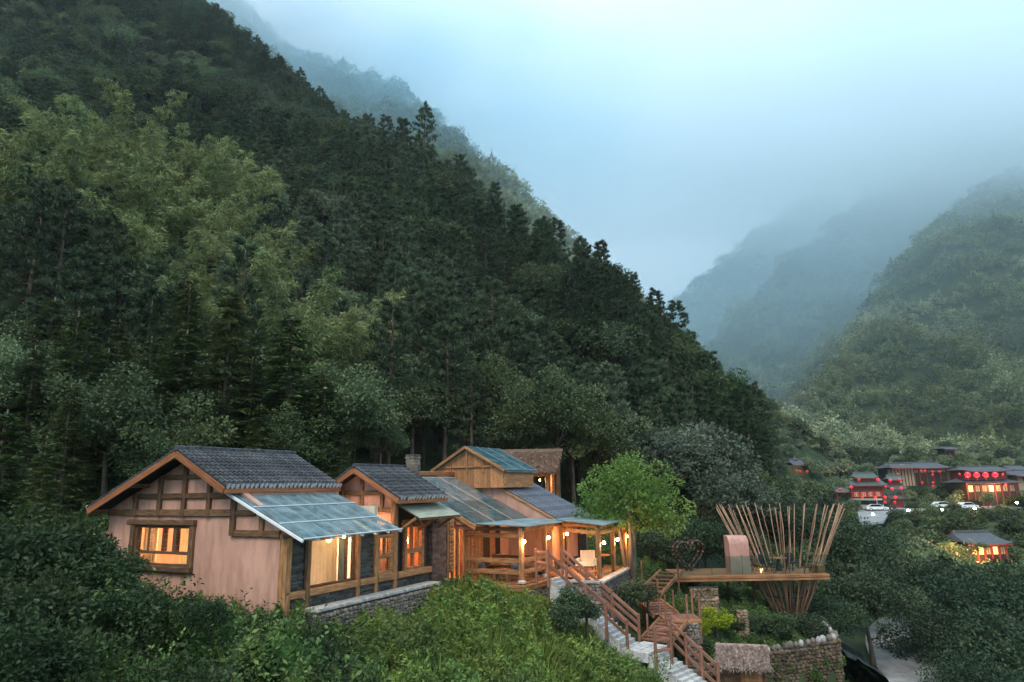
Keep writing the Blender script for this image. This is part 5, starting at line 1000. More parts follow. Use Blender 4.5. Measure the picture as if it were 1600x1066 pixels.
# ------------------------------------------------------------------ thatch
def thatch(parent, r0, r1, e0, e1, m, th=.22, dens=260, straw=.5):
    """one pitch: thick bed from ridge r0-r1 to eave e0-e1 covered in straw"""
    r0, r1, e0, e1 = (Vector(v) for v in (r0, r1, e0, e1)); n = (e0-r0).cross(r1-r0).normalized(); n = n if n.z > 0 else -n
    MB().prism([r0, r1, e1, e0] if ((r1-r0).cross(e1-r0)).dot(n) > 0 else [e0, e1, r1, r0], n*th).build('thatch_bed', M[m], parent)
    L_ = (e0-r0).length; W_ = (r1-r0).length; k = int(dens*L_*W_); a_ = rng.uniform(0, 1, k)[:, None]; b_ = rng.uniform(-.02, 1.0, k)[:, None]; R0, R1, E0, E1 = (np.array(v) for v in (r0, r1, e0, e1))
    C = (R0*(1-a_)+R1*a_)*(1-b_)+(E0*(1-a_)+E1*a_)*b_+np.array(n)*th*.97; ax = unit((E0-R0)+rng.normal(0, .22*L_, (k, 3))+np.array(n)*.16*L_)
    V, Q = leaves(C, ax, np.array(n)+rng.normal(0, .4, (k, 3)), rng.uniform(.5, 1.1, k)*straw, .035); tag(ob('straw', mesh_np('straw', V, Q, M[m]), parent), kind='stuff')
p0, p1 = at(765, 705, 47), at(878, 703, 47); ex = (p1-p0).normalized(); ez = Vector((0, 0, 1)); ey = ez.cross(ex).normalized(); hz = math.atan2(ex.y, ex.x); wd_ = (p1-p0).length
hut = empty('thatched_hut', p0-ez*4.2, hz); tag(hut, 'open timber hut with a brown thatched roof standing behind the loft', 'hut')
thatch(hut, (-.1, 0, 4.0), (wd_, 0, 4.0), (-.1, -2.1, 2.55), (wd_-.65, -2.1, 2.55), 'thatchdark', .2, 240, .55); thatch(hut, (-.1, 0, 4.0), (wd_, 0, 4.0), (-.1, 2.1, 2.55), (wd_-.3, 2.1, 2.55), 'thatchdark', .2, 90, .55)
beam('ridge_roll', (-.1, 0, 4.2), (wd_+.05, 0, 4.2), .22, .16, M['thatchdark'], hut)
for x, y in ((.3, -1.8), (wd_-1.15, -1.8), (wd_-.75, -1.0), (wd_-.7, 1.6), (.3, 1.6)): MB().tube([(x, y, -1.2), (x, y, 2.7)], .13, 9).build('post', M['honey'], hut)
beam('tie_beam', (.2, -1.8, 2.5), (wd_-.9, -1.8, 2.5), .14, .16, M['honey'], hut); MB().box(.3, wd_-2.2, -.3, -.2, -1, 2.6).build('screen_wall', M['plank'], hut); MB().box(.1, wd_-.6, -1.9, 1.7, -1.3, -1.1).build('floor', M['plank'], hut)
tag(MB().tube([(0, 0, -.06), (0, 0, .06)], [.06, .04], 8).build('hut_lamp', M['lampsoft'], None, hut.location+ex*(wd_-1.6)+ey*-.9+ez*2.2), 'warm lamp glowing inside the thatched hut', 'lamp'); lamp('hut_light', hut.location+ex*(wd_-1.5)+ey*-1.0+ez*2.1, 110, (1, .5, .18))

# ------------------------------------------------------------------ stone stair with timber rails
st = empty('stone_stair', (2.0, 31.6, 7.0)); tag(st, 'pale stone stair descending from the porch to the lower path', 'stair'); ST = [at(868, 897, 31.6), at(990, 1008, 29.8), at(990, 1008, 29.8)+Vector((.8, -.6, -.06)), at(1118, 1090, 27.6)]
def flight(A_, B_, n, parent, w_=1.25):
    d = (B_-A_); d.z = 0; ln = d.length; d.normalize(); an = math.atan2(d.y, d.x); dz = (B_.z-A_.z)/n
    for i in range(n):
        c = A_+d*ln*(i+.5)/n; me = MB().box(-ln/n*.54, ln/n*.54, -w_/2+random.uniform(-.04, .04), w_/2+random.uniform(-.04, .04), -1.0, 0, ch=.03).mesh('step', M['step']); o = ob('step', me, parent, (c.x-st.location.x, c.y-st.location.y, A_.z+dz*(i+1)-st.location.z+random.uniform(-.01, .01)), (random.uniform(-.01, .01), random.uniform(-.015, .015), an+random.uniform(-.02, .02)))
flight(ST[0], ST[1], 19, st); flight(ST[2], ST[3], 12, st)
for i in range(2): c = ST[1].lerp(ST[2], .25+.5*i)-st.location; o = MB().box(-.33, .33, -.8, .9, -.35, 0, ch=.03).build('landing_slab', M['step'], st, c, (0, 0, math.atan2(-.8, .9)))
def railing(name, pts, label, posts, rails=(.95, .52), group=None, ext=.0, m='redwood'):
    e = empty(name, pts[0]); tag(e, label, 'railing', group); o_ = Vector(pts[0])
    for k in range(len(pts)-1):
        p, q = Vector(pts[k])-o_, Vector(pts[k+1])-o_; n = posts[k]
        for i in range(n+1):
            if k and i == 0: continue
            c = p.lerp(q, i/n); beam('post', c-Vector((0, 0, .45)), c+Vector((0, 0, 1.08)), .12, .12, M[m], e, .05)
        for r_ in rails: beam('rail', p+Vector((0, 0, r_)), q+Vector((0, 0, r_)), .075, .12, M[m], e, .04)
    return e
sd = Vector((.48, .88, 0)).normalized()*.72; G_ = 'timber stair railings'
railing('stair_railing', [ST[0]-sd+Vector((-.5, .35, .05)), ST[0]-sd, ST[1]-sd], 'red brown timber railing on the near side of the upper stair flight', [1, 4], (.95, .5), G_)
railing('stair_railing', [ST[0]+sd*1.05, ST[1]+sd*1.05], 'red brown timber railing on the terrace side of the upper stair flight', [3], (.98, .68, .36), G_)
railing('stair_railing', [ST[2]-sd*.9+Vector((.15, -.1, -.1)), ST[2]-sd*.1+Vector((.55, -.3, -.1)), ST[2]+sd*.75+Vector((.35, 0, 0))], 'red brown timber railing closing off the stair landing', [1, 1], (.95, .58, .2), G_)
railing('stair_railing', [ST[2]+sd*.9+Vector((.4, -.15, 0)), ST[3]+sd*.9], 'red brown timber railing along the lower stair flight', [3], (.95, .58, .2), G_)
rubble('stair_side_wall', st, tuple((ST[1]-sd*1.02-Vector(st.location)).xy), tuple((ST[2]-sd*1.02-Vector(st.location)).xy), -3.4, -2.1, M['stonedark'], .18, .2, .4)
# timber steps up to the landing below the deck
P1 = at(1062, 964, 32.6); P0 = at(1022, 1004, 30.4); P2 = at(1008, 934, 35.6); ws = empty('timber_steps', P0); tag(ws, 'brown timber steps with a square landing climbing to the viewing deck', 'steps')
def wflight(A_, B_, n, w_):
    d = B_-A_; dh = Vector((d.x, d.y, 0)); ln = dh.length; dh.normalize(); sdv = Vector((-dh.y, dh.x, 0)); an = math.atan2(dh.y, dh.x)
    for s_ in (-1, 1): beam('stringer', A_+sdv*s_*w_/2-P0, B_+sdv*s_*w_/2-P0, .09, .2, M['deckwood'], ws)
    for i in range(n): c = A_.lerp(B_, (i+.6)/n)-P0; MB().box(-.15, .15, -w_/2+.05, w_/2-.05, -.02, .03).build('tread', M['redwood'], ws, c, (0, 0, an))
wflight(P0, P1+Vector((-.4, -.5, -.05)), 7, 1.3); wflight(P1+Vector((-.5, .5, 0)), P2, 7, 1.2); wflight(P2, at(1048, 893, 40.4), 7, 1.2)
c = P1-P0
for i in range(7): MB().box(-.75+i*.215, -.75+i*.215+.205, -.65, .65, -.05, 0).build('landing_board', M['redwood'], ws, c)
for x0, y0, x1, y1 in ((-.78, -.68, .78, -.68), (-.78, .68, .78, .68), (-.78, -.68, -.78, .68), (.78, -.68, .78, .68)): beam('landing_edge', c+Vector((x0, y0, -.08)), c+Vector((x1, y1, -.08)), .08, .16, M['deckwood'], ws)
for x, y in ((-.75, -.62), (.2, -.65), (.75, -.62), (.75, .62), (-.1, .66), (-.75, .62)): beam('baluster_post', c+Vector((x, y, -1.0)), c+Vector((x, y, 1.05)), .075, .075, M['redwood'], ws)
for x, y, Dd, h in ((985, 905, 37.5, 1.2), (1003, 900, 38, 1.3), (1028, 928, 36.3, 1.15), (1012, 985, 31.2, 1.1), (1060, 905, 38, 1.2)): q = at(x, y, Dd)-P0; beam('baluster_post', q-Vector((0, 0, .7)), q+Vector((0, 0, h*.6)), .08, .08, M['redwood'], ws)
pr = empty('stone_pillar', P1+Vector((.35, -.45, -1.55))); tag(pr, 'field stone pillar carrying the timber landing', 'pillar')
for (x0, y0, x1, y1) in ((-.28, -.28, .28, -.28), (.28, -.28, .28, .28), (.28, .28, -.28, .28), (-.28, .28, -.28, -.28)): rubble('stone_face', pr, (x0, y0), (x1, y1), -.4, 1.42, M['stone'], .13, .12, .1)
for px, py, Dd, sx, hh, lab in ((1108, 948, 36.8, .9, .9, 'short piece of old field stone wall behind the yellow green bush'), (1100, 938, 39, 1.5, 1.5, 'field stone wall under the left part of the deck'), (1160, 968, 35.8, .5, .95, 'low stone stump between the bushes below the pole cone')):
    p = at(px, py, Dd); e = empty('stone_wall_stub', (p.x, p.y, p.z-hh*.55)); tag(e, lab, 'stone wall'); rubble('stone_face', e, (-sx/2, 0), (sx/2, 0), -.5, hh, M['stonedark'], .16, .16, .4); rubble('stone_face', e, (sx/2, 0), (sx/2, .4), -.5, hh, M['stonedark'], .16, .16, .1)

# ------------------------------------------------------------------ viewing deck
DZ = 6.93; DX0, DX1, DY0, DY1 = at(1058, 889, 40).x, at(1294, 893, 40).x, 40.0, 43.3
dk = empty('viewing_deck', (DX0, DY0, DZ)); tag(dk, 'cantilevered timber viewing deck with an orange brown edge and glass rail', 'deck')
for i in range(16): MB().box(0, DX1-DX0-.02, .05+i*.206, .05+i*.206+.2, -.05, random.uniform(-.004, .004)).build('deck_board', M['deckwood'], dk)
for z, h_, y in ((-.09, .16, 0), (-.25, .14, .03)): beam('edge_beam', (-.1, y, z), (DX1-DX0+.05, y, z), .12, h_, M['deckwood'], dk, .02); beam('edge_beam', (DX1-DX0, .1, z), (DX1-DX0, 3.3, z), .12, h_, M['deckwood'], dk, .02)
for x in (1.5, 4.0, 6.5): beam('joist', (x, .1, -.28), (x, 3.2, -.28), .12, .2, M['timber'], dk)
for x, y in ((1.4, .9), (1.7, 2.9), (3.6, 2.8), (5.2, 3.0)): beam('support_post', (x, y, -3.2), (x, y, -.3), .16, .16, M['redwood'], dk)
for i in range(5): MB().box(.25+i*1.72, .25+i*1.72+1.69, .12, .132, .03, 1.02).build('rail_glass', M['railglass'], dk); MB().box(.235+i*1.72, .255+i*1.72, .11, .14, 0, 1.03).build('rail_stanchion', M['dark'], dk)
MB().box(DX1-DX0-.5, DX1-DX0-.1, .14, 1.4, .0, .42).build('planter_box', M['honey'], dk)
hc = empty('heart_arch', at(1076, 879, 42.3), R_(38)); hc.location.z = DZ; tag(hc, 'brown heart-shaped arch standing on the left end of the deck', 'arch')
for k in (-.16, .16):
    pts = []
    for i in range(33): t = 2*math.pi*i/32; x = 16*math.sin(t)**3; y = 13*math.cos(t)-5*math.cos(2*t)-2*math.cos(3*t)-math.cos(4*t); pts.append((x*.078, k, (y+17)*.058-.02))
    MB().tube(pts, .06, 7).build('heart_ring', M['darkwood'], hc, smooth=True)
    for i in range(0, 32): a_ = Vector(pts[i]); MB().tube([a_+Vector((0, -.02, -.02)), a_+Vector((.03, .02, .09))], [.085, .05], 6).build('twig_band', M['timber'] if i % 2 else M['darkwood'], hc)
pd = empty('pink_pod', at(1152, 884, 41.3)); pd.location.z = DZ; tag(pd, 'pink rounded shelter pod on the viewing deck beside the poles', 'pod'); prof = [(-.6, 0), (.35, 0), (.35, 2.05)]+[(-.1-.5*math.sin(t), 1.55+.5*math.cos(t)) for t in np.linspace(0, math.pi/2, 9)]
MB().prism([(-.56, y, z) for y, z in prof], (1.12, 0, 0)).build('shell', M['pod'], pd, smooth=False); MB().box(-.564, .564, -.62, -.6, 0, .9).build('glass_dimmed_panel', M['poddim'], pd)  # added front panel paints the pod's darker look through the rail glass
# cone of bamboo poles
cb, ctp = at(1236, 976, 41.9), at(1216, 790, 42.3); pc = empty('pole_cone', cb); tag(pc, 'tall open cone of slender bamboo poles piercing the viewing deck', 'pole sculpture'); NP = 30
for i in range(NP):
    for dbl in ((0,) if i % 4 else (0, .05)):
        t = 2*math.pi*i/NP+random.uniform(-.04, .04)+dbl; b0 = Vector((math.cos(t)*.42, math.sin(t)*.42, random.uniform(-.5, .1))); r_ = 3.55*random.uniform(.97, 1.03); tp = ctp-cb+Vector((math.cos(t+.12)*r_, math.sin(t+.12)*r_, random.uniform(-.1, .12)-dbl*3))
        w1, w2 = (Vector((random.uniform(-.07, .07), random.uniform(-.07, .07), 0)) for _ in range(2)); MB().tube([b0, b0.lerp(tp, .3)+w1, b0.lerp(tp, .55), b0.lerp(tp, .8)+w2, tp], [.04, .038, .035, .032, .027], 6).build('pole', M['pole'], pc, smooth=True)
for z_, r_ in ((.5, 2.05), (.24, 1.2)):
    rr_ = [Vector((math.cos(a_)*r_, math.sin(a_)*r_, 0))+(ctp-cb)*z_ for a_ in np.linspace(0, 6.2832, 40)]; MB().tube(rr_, .03, 5).build('binding_ring', M['dark'], pc)
for px, Dd, lab in ((1196, 41.5, 'dark outdoor chair inside the pole cone, left of the table'), (1238, 41.8, 'dark outdoor chair inside the pole cone, right of the table')):
    p = at(px, 880, Dd); e = empty('outdoor_chair', (p.x, p.y, DZ), random.uniform(-.6, .6)); tag(e, lab, 'chair'); MB().box(-.27, .27, -.27, .27, .4, .46, ch=.02).build('seat', M['dark'], e); MB().box(-.27, .27, .23, .29, .46, .95, ch=.02).build('backrest', M['dark'], e)
    for x in (-.23, .23):
        for y in (-.23, .25): MB().box(x-.02, x+.02, y-.02, y+.02, 0, .4).build('leg', M['dark'], e)
p = at(1216, 878, 41.6); e = empty('outdoor_table', (p.x, p.y, DZ)); tag(e, 'dark table with a pale top inside the pole cone', 'table'); MB().tube([(0, 0, .7), (0, 0, .74)], .48, 16).build('table_top', M['plank'], e); MB().tube([(0, 0, 0), (0, 0, .7)], [.2, .04], 8).build('pedestal', M['dark'], e)
p = at(1189, 880, 41.2); tag(MB().tube([(0, 0, 0), (0, 0, .16), (0, 0, .2)], [.07, .07, .03], 8).build('lantern', M['lampsoft'], None, (p.x, p.y, DZ+.0)), 'small warm lantern on the deck beside the poles', 'lantern')

# ------------------------------------------------------------------ dry stone retaining wall, its rim of boulders, bank netting
rw = empty('retaining_wall', (9.3, 32.3, 1.0)); tag(rw, 'tall rough field stone retaining wall below the garden', 'retaining wall')
TOPZ = [4.15, 4.3, 4.45, 4.55, 4.5, 4.3]
for i in range(len(RWALL)-1): z0_, z1_ = TOPZ[i]-1.0, TOPZ[i+1]-1.0; rubble('stone_face', rw, tuple(RWALL[i]-np.array([9.3, 32.3])), tuple(RWALL[i+1]-np.array([9.3, 32.3])), -.6, max(z0_, z1_), M['stonedark'], .19, .24, .7, ztop=lambda t, a_=z0_, b_=z1_: a_+(b_-a_)*t)
for i in range(len(RWALL)-2):
    A_, B_ = RWALL[i], RWALL[i+1]; n = int(np.hypot(*(B_-A_))/.33)
    for k in range(n):
        c = A_+(B_-A_)*((k+.5)/n); me = random.choice(STONE); s_ = random.uniform(.17, .26); key = 'rim%d' % STONE.index(me)
        if key not in M: M[key] = MB().add(me.v, me.f).mesh('rim_stone', M['coping' if STONE.index(me) % 3 == 1 else 'stone'], True)
        ob('rim_stone', M[key], rw, (c[0]-9.3+random.uniform(-.05, .05), c[1]-32.3+.12, TOPZ[i]+(TOPZ[i+1]-TOPZ[i])*k/n-1.0+s_*.55), (random.uniform(-.3, .3), random.uniform(-.3, .3), random.random()*6), (s_*1.3, s_, s_*1.35))
o = MB(); K = 24
pa_, pb_ = [Vector((16.1+.05*i, 34.2+.62*i, 3.6-.02*i+.1*math.sin(i*1.7))) for i in range(K)], [Vector((18.3+.16*i+.15*math.sin(i*.9), 33.4+.60*i, 1.0)) for i in range(K)]
vs = []
for i in range(K):
    for j in range(7): t = j/6; q = pa_[i].lerp(pb_[i], t); vs.append(q+Vector((random.uniform(-.1, .1), random.uniform(-.1, .1), .45*math.sin(t*3.14)+random.uniform(-.08, .08))))
o.add(vs, [(i*7+j, i*7+j+1, (i+1)*7+j+1, (i+1)*7+j) for i in range(K-1) for j in range(6)]); tag(o.build('bank_netting', M['net']), 'dark netted bank between the retaining wall and the road', None, None, 'structure')
# thatched shelter at the foot of the wall
p = at(1158, 1030, 30.2); sh = empty('thatched_shelter', (p.x, p.y, p.z-1.9), R_(-14)); tag(sh, 'little plank shelter with a grey brown thatched roof below the retaining wall', 'shelter')
thatch(sh, (-.95, .35, 2.3), (1.1, .35, 2.3), (-1.05, -.75, 1.62), (1.05, -.75, 1.62), 'thatch', .13, 520, .34); thatch(sh, (-.95, .35, 2.3), (1.1, .35, 2.3), (-.95, 1.2, 1.7), (1.1, 1.2, 1.7), 'thatch', .13, 200, .34)
for i in range(9): MB().box(-.75+i*.165, -.75+i*.165+.155, -.45, -.42+random.uniform(0, .012), 0, 1.7).build('plank', M['plank' if i > 3 else 'timber'], sh)
for x in (-.8, .8):
    for y in (-.5, .9): beam('post', (x, y, -.3), (x, y, 1.75), .1, .1, M['timber'], sh)
MB().box(-.78, .78, .85, .9, 0, 1.75).build('back_wall', M['timber'], sh)

# ------------------------------------------------------------------ the village across the valley
def croof(parent, w_, d_, h_, z_, m, name='roof', lift=.35, cx=0, cy=0):
    """hipped roof with sagging pitches and upturned corners"""
    o = MB(); n = 10; vs = []
    for j in range(5):
        t = j/4
        for i in range(n+1):
            s_ = i/n*2-1; hw = w_/2*(1-.18*(1-t)); x = s_*hw; zz = z_+h_*(1-t)**1.35+lift*t*t*abs(s_)**4
            vs.append((cx+x, cy-d_/2*t, zz))
    k = len(vs); vs += [(x, 2*cy-y, z) for x, y, z in vs]; fs = []
    for j in range(4):
        for i in range(n): a_ = j*(n+1)+i; fs += [(a_, a_+n+1, a_+n+2, a_+1), (k+a_, k+a_+1, k+a_+n+2, k+a_+n+1)]
    fs += [(j*(n+1), k+j*(n+1), k+(j+1)*(n+1), (j+1)*(n+1)) for j in range(4)]+[(j*(n+1)+n, (j+1)*(n+1)+n, k+(j+1)*(n+1)+n, k+j*(n+1)+n) for j in range(4)]
    o.add(vs, fs); r_ = o.build(name, M[m], parent); beam('ridge', (cx-w_*.41, cy, z_+h_+.1), (cx+w_*.41, cy, z_+h_+.1), .25, .3, M[m], r_); beam('eave_trim', (cx-w_*.48, cy-d_/2, z_-.06), (cx+w_*.48, cy-d_/2, z_-.06), .1, .16, M['gatered'], r_); return r_
def vm(px, Dd): return px*Dd/FPX                      # metres for a width in photo pixels at that distance
VD = 168.0
ga = empty('ceremonial_gate', at(1358, 800, VD)); tag(ga, 'red ceremonial gate with tiered tiled roofs and a lettered signboard in the village', 'gate'); gw_ = vm(48, VD)
for x in (-gw_/2, gw_/2, -gw_/2-3.4, gw_/2+4.4): MB().tube([(x, 0, -2), (x, 0, 5.6 if abs(x) < 5 else 4.4)], .28, 8).build('pillar', M['gatered'], ga)
MB().box(-gw_/2, gw_/2, -.15, .15, 3.5, 4.75).build('signboard', M['signred'], ga); MB().box(-gw_/2-.2, gw_/2+.2, -.2, .2, 4.8, 5.05).build('beam', M['gatered'], ga); MB().box(-gw_/2, gw_/2, -.12, .12, 5.1, 6.0).build('lattice_panel', M['gatered'], ga)
for k in range(4):                                    # four blurred gold characters, as far as the photograph shows them
    cx = -2.55+k*1.7; o = MB()
    for x0, x1, z0, z1 in ((-.5, .5, .38, .48), (-.42, .42, .02, .1), (-.5, .5, -.46, -.36), (-.08, .04, -.46, .48), (-.5, -.4, -.2, .3), (.38, .48, -.3, .2))[: 5+k % 2]: o.box(cx+x0, cx+x1, -.2, -.16, 4.12+z0, 4.12+z1)
    o.build('sign_character', M['signink'], ga)
croof(ga, vm(60, VD), 3.2, 1.3, 6.1, 'gatetile'); croof(ga, vm(40, VD), 2.6, 1.2, 7.9, 'gatetile', cx=-.3); MB().box(-2.6, 2.2, -.4, .4, 6.8, 7.9).build('upper_storey', M['gatered'], ga)
croof(ga, vm(30, VD), 2.8, 1.1, 5.2, 'gatetile', cx=gw_/2+3.2); croof(ga, vm(26, VD), 2.4, 1.1, 7.3, 'gatetile', cx=gw_/2+3.0); MB().box(gw_/2+1.6, gw_/2+4.4, -.3, .3, 5.9, 7.3).build('side_storey', M['gatered'], ga); croof(ga, vm(24, VD), 2.4, 1.0, 4.7, 'gatetile', cx=-gw_/2-2.6); croof(ga, vm(26, VD), 2.4, .9, 3.0, 'gatetile', cx=gw_/2+2.6)
MB().box(gw_/2+1.7, gw_/2+4.2, -.2, .2, .2, 3.0).build('side_screen', M['gatered'], ga)
def vhouse(name, px, py, Dd, w_, d_, hw, hr, label, m='fartile', wall='darkwood', lit=0, cat='house', overhang=1.2, gable=None, bays=5):
    e = empty(name, at(px, py, Dd)); tag(e, label, cat); MB().box(-w_/2, w_/2, -d_/2, d_/2, -3, hw).build('wall', M[wall], e)
    rf = croof(e, w_+overhang*2, d_+overhang*2, hr, hw, m, lift=.3); n = max(2, bays)
    for i in range(n+1): MB().box(-w_/2+i*w_/n-.1, -w_/2+i*w_/n+.1, -d_/2-.12, -d_/2-.01, -3, hw).build('post', M['gatered'], e)
    for i in range(n):
        u0 = -w_/2+(i+.2)*w_/n; o = MB().box(u0, u0+.6*w_/n, -d_/2-.06, -d_/2-.01, hw*.25, hw*.8).build('window', M['lampfar'] if i in (lit if isinstance(lit, tuple) else ()) else M['paneltan'], e)
        MB().box(u0+.28*w_/n, u0+.32*w_/n, -d_/2-.09, -d_/2-.065, hw*.25, hw*.8).build('mullion', M['darkwood'], o)
    return e
hall = vhouse('village_hall', 1425, 741, 186, vm(82, 186), 7, 1.4, 1.5, 'long dark roofed village hall behind the ceremonial gate', bays=8)
MB().prism([(-8.4, -5.2, -3), (-2.2, -5.2, -3), (-2.2, -5.2, 1.5), (-5.3, -5.2, 2.6), (-8.4, -5.2, 1.3)], (0, 1.5, 0)).build('gable_wing', M['paneltan'], hall)
for x in np.linspace(-8.2, -2.4, 8): MB().box(x-.07, x+.07, -5.32, -5.21, -3, 1.4).build('timber_stud', M['darkwood'], hall)
croof(hall, 7.6, 4.6, 1.2, 1.5, 'fartile', 'wing_roof', .2, -5.3, -4.6)
inn = vhouse('lantern_inn', 1533, 772, 172, vm(72, 172), 8, 2.6, 1.2, 'two storey inn with four big lit red lanterns under its upper eave', lit=(0, 3), bays=7)
MB().box(-5.2, 5.2, -2.6, 3, 3.4, 5.6).build('upper_wall', M['gatered'], inn); croof(inn, vm(76, 172), 8.5, 1.2, 5.4, 'fartile', 'upper_roof', .4)
vhouse('village_house', 1590, 757, 176, vm(30, 176), 7, 2.0, 1.4, 'small grey roofed house at the right edge of the view', 'fartile', 'paneltan', bays=3); vhouse('hill_pavilion', 1478, 706, 230, vm(14, 230), 4, .7, .8, 'small grey roof alone on the wooded hillside above the village', bays=2); vhouse('back_house', 1583, 738, 195, vm(20, 195), 6, .6, 1.1, 'pale roofed house behind the lantern inn', bays=2)
pg = empty('pagoda', at(1243, 730, 150)); tag(pg, 'little pagoda roof among the trees left of the gate', 'pagoda'); croof(pg, vm(22, 150), 3, 1.2, .4, 'fartile', lift=.5); MB().tube([(0, 0, 1.5), (0, 0, 2.2), (0, 0, 2.6)], [.5, .16, .03], 8).build('finial', M['fartile'], pg)
for x in (-1, 1): MB().box(x-.1, x+.1, -.9, -.7, -2, .4).build('post', M['gatered'], pg)
rs = vhouse('lit_restaurant', 1522, 868, 96, vm(52, 96), 6, 1.7, 1.3, 'warmly lit restaurant with a slate roof among the valley trees', lit=(0, 1, 3), bays=5, overhang=.7)
lamp('restaurant_light', at(1505, 872, 91), 924, (1, .5, .18), .3); lamp('restaurant_light', at(1535, 876, 91), 660, (1, .5, .18), .3); lamp('inn_light', at(1510, 764, 166), 836, (1, .55, .25), .3); lamp('inn_light', at(1560, 764, 166), 660, (1, .55, .25), .3)
for px, py, lab in ((1497, 866, 'left'), (1529, 881, 'right')): tag(MB().tube([(0, 0, -.25), (0, 0, .25)], [.3, .12], 8).build('garden_lamp', M['lampfar'], None, at(px, py, 90)), 'warm garden lamp at the %s side of the lit restaurant' % lab, 'lamp')
# red lanterns, each hung by itself
def lantern_mesh(m):
    o = MB(); n = 10; prof = ((-.42, .5), (-.3, .82), (0, 1.0), (.3, .82), (.42, .5)); vs = [(math.cos(2*math.pi*j/n)*r, math.sin(2*math.pi*j/n)*r, z*1.8) for z, r in prof for j in range(n)]
    return o.add(vs, [(i*n+j, i*n+(j+1) % n, (i+1)*n+(j+1) % n, (i+1)*n+j) for i in range(4) for j in range(n)]+[tuple(range(n-1, -1, -1)), tuple(range(4*n, 5*n))]).mesh('silk', M[m], True)
LM, LB = lantern_mesh('red'), lantern_mesh('redbright'); CAPM = MB().tube([(0, 0, .75), (0, 0, .95)], [.45, .4], 8).tube([(0, 0, -.95), (0, 0, -.75)], [.4, .45], 8).mesh('lantern_caps', M['gold']); TSM = MB().tube([(0, 0, -1.9), (0, 0, -.95)], [.12, .05], 5).mesh('tassel', M['red'])
def lantern(px, py, Dd, r, label, group, big=False):
    e = empty('red_lantern', at(px, py, Dd), 0, r); tag(e, label, 'lantern', group); ob('silk', LB if big else LM, e); ob('caps', CAPM, e); ob('tassel', TSM, e)
for i, px in enumerate((1512, 1526, 1540, 1555)): lantern(px, 742, 165.5, .66, '%s of the four big lit red lanterns under the inn eave' % ('leftmost', 'second from left', 'third from left', 'rightmost')[i], 'big lanterns of the inn', True)
for px, py in ((1342, 750), (1372, 749.5), (1330, 761), (1384, 761), (1394, 764), (1408, 763), (1391, 750.5), (1405, 750), (1313, 765), (1383, 777), (1399, 777), (1383, 785), (1398, 785), (1334, 782), (1347.5, 778), (1368, 778)): lantern(px, py, VD-2.2, .36, 'small red lantern hanging on the ceremonial gate', 'small lanterns of the gate', random.random() < .5)
for px, py in ((1439, 736), (1445.5, 736), (1457.5, 737), (1457, 742), (1468, 737), (1403, 741), (1441, 754.5), (1458, 754.5), (1458, 760)): lantern(px, py, 179, .33, 'small red lantern hanging along the village hall', 'small lanterns of the hall')
for px, py in ((1245, 736), (1250, 737), (1261, 737)): lantern(px, py, 145, .27, 'small red lantern below the little pagoda roof', 'small lanterns of the pagoda')
for px, py in ((1499, 741), (1567, 741), (1572, 757)): lantern(px, py, 165.5, .3, 'small red lantern at the end of the inn front', 'small lanterns of the inn')
# car park, cars, street lamps
q = [at(1344, 818, 136), at(1380, 815, 137), at(1392, 797, 160), at(1600, 792, 164), at(1640, 786, 176), at(1340, 790, 176), at(1340, 800, 158)]
tag(MB().add([tuple(v) for v in q]+[(v.x, v.y, v.z-.4) for v in q], [tuple(range(7))]+[(i, i+7, (i+1) % 7+7, (i+1) % 7) for i in range(7)]).build('car_park', M['lot']), 'grey paved car park in front of the village', None, None, 'structure')
def car(name, px, py, Dd, rz, m, label, cat, L_=4.5, W_=1.8, Hh=1.45, bus=False):
    e = empty(name, at(px, py, Dd), rz); tag(e, label, cat)
    if bus: prof = [(-L_/2, .35), (L_/2, .35), (L_/2, 1.3), (L_/2-.15, Hh), (-L_/2+.1, Hh), (-L_/2, Hh-.2)]; win = [(-L_/2+.25, 1.35), (L_/2-.05, 1.35), (L_/2-.18, Hh-.35), (-L_/2+.25, Hh-.35)]
    else: prof = [(-L_/2, .3), (L_/2, .3), (L_/2, .72), (L_/2-.95, .9), (L_/2-1.7, Hh), (-L_/2+1.0, Hh), (-L_/2+.2, .95), (-L_/2, .85)]; win = [(-L_/2+.45, .92), (L_/2-1.05, .92), (L_/2-1.75, Hh-.06), (-L_/2+1.05, Hh-.06)]
    MB().prism([(x, -W_/2, z) for x, z in prof], (0, W_, 0)).build('body', M[m], e); MB().prism([(x, -W_/2-.01, z) for x, z in win], (0, W_+.02, 0)).build('side_window', M['carglass'], e)
    if bus: MB().box(L_/2-.02, L_/2+.012, -W_/2+.12, W_/2-.12, 1.3, Hh-.3).build('windscreen', M['carglass'], e)
    else: MB().prism([(L_/2-.98, -W_/2+.12, .91), (L_/2-.98, W_/2-.12, .91), (L_/2-1.66, W_/2-.16, Hh-.04), (L_/2-1.66, -W_/2+.16, Hh-.04)], (.012, 0, .02)).build('windscreen', M['carglass'], e)
    for x in (-L_/2+.85, L_/2-.85):
        for y in (-W_/2+.08, W_/2-.08): w0 = MB().tube([(x, y-.1, .33), (x, y+.1, .33)], .33, 12).build('wheel', M['tyre'], e); MB().tube([(x, y-.105, .33), (x, y+.105, .33)], .19, 8).build('hub', M['white'], w0)
    for y in (-W_/2+.3, W_/2-.3): MB().box(L_/2-.03, L_/2+.015, y-.16, y+.16, .58, .72).build('headlight', M['white'], e)
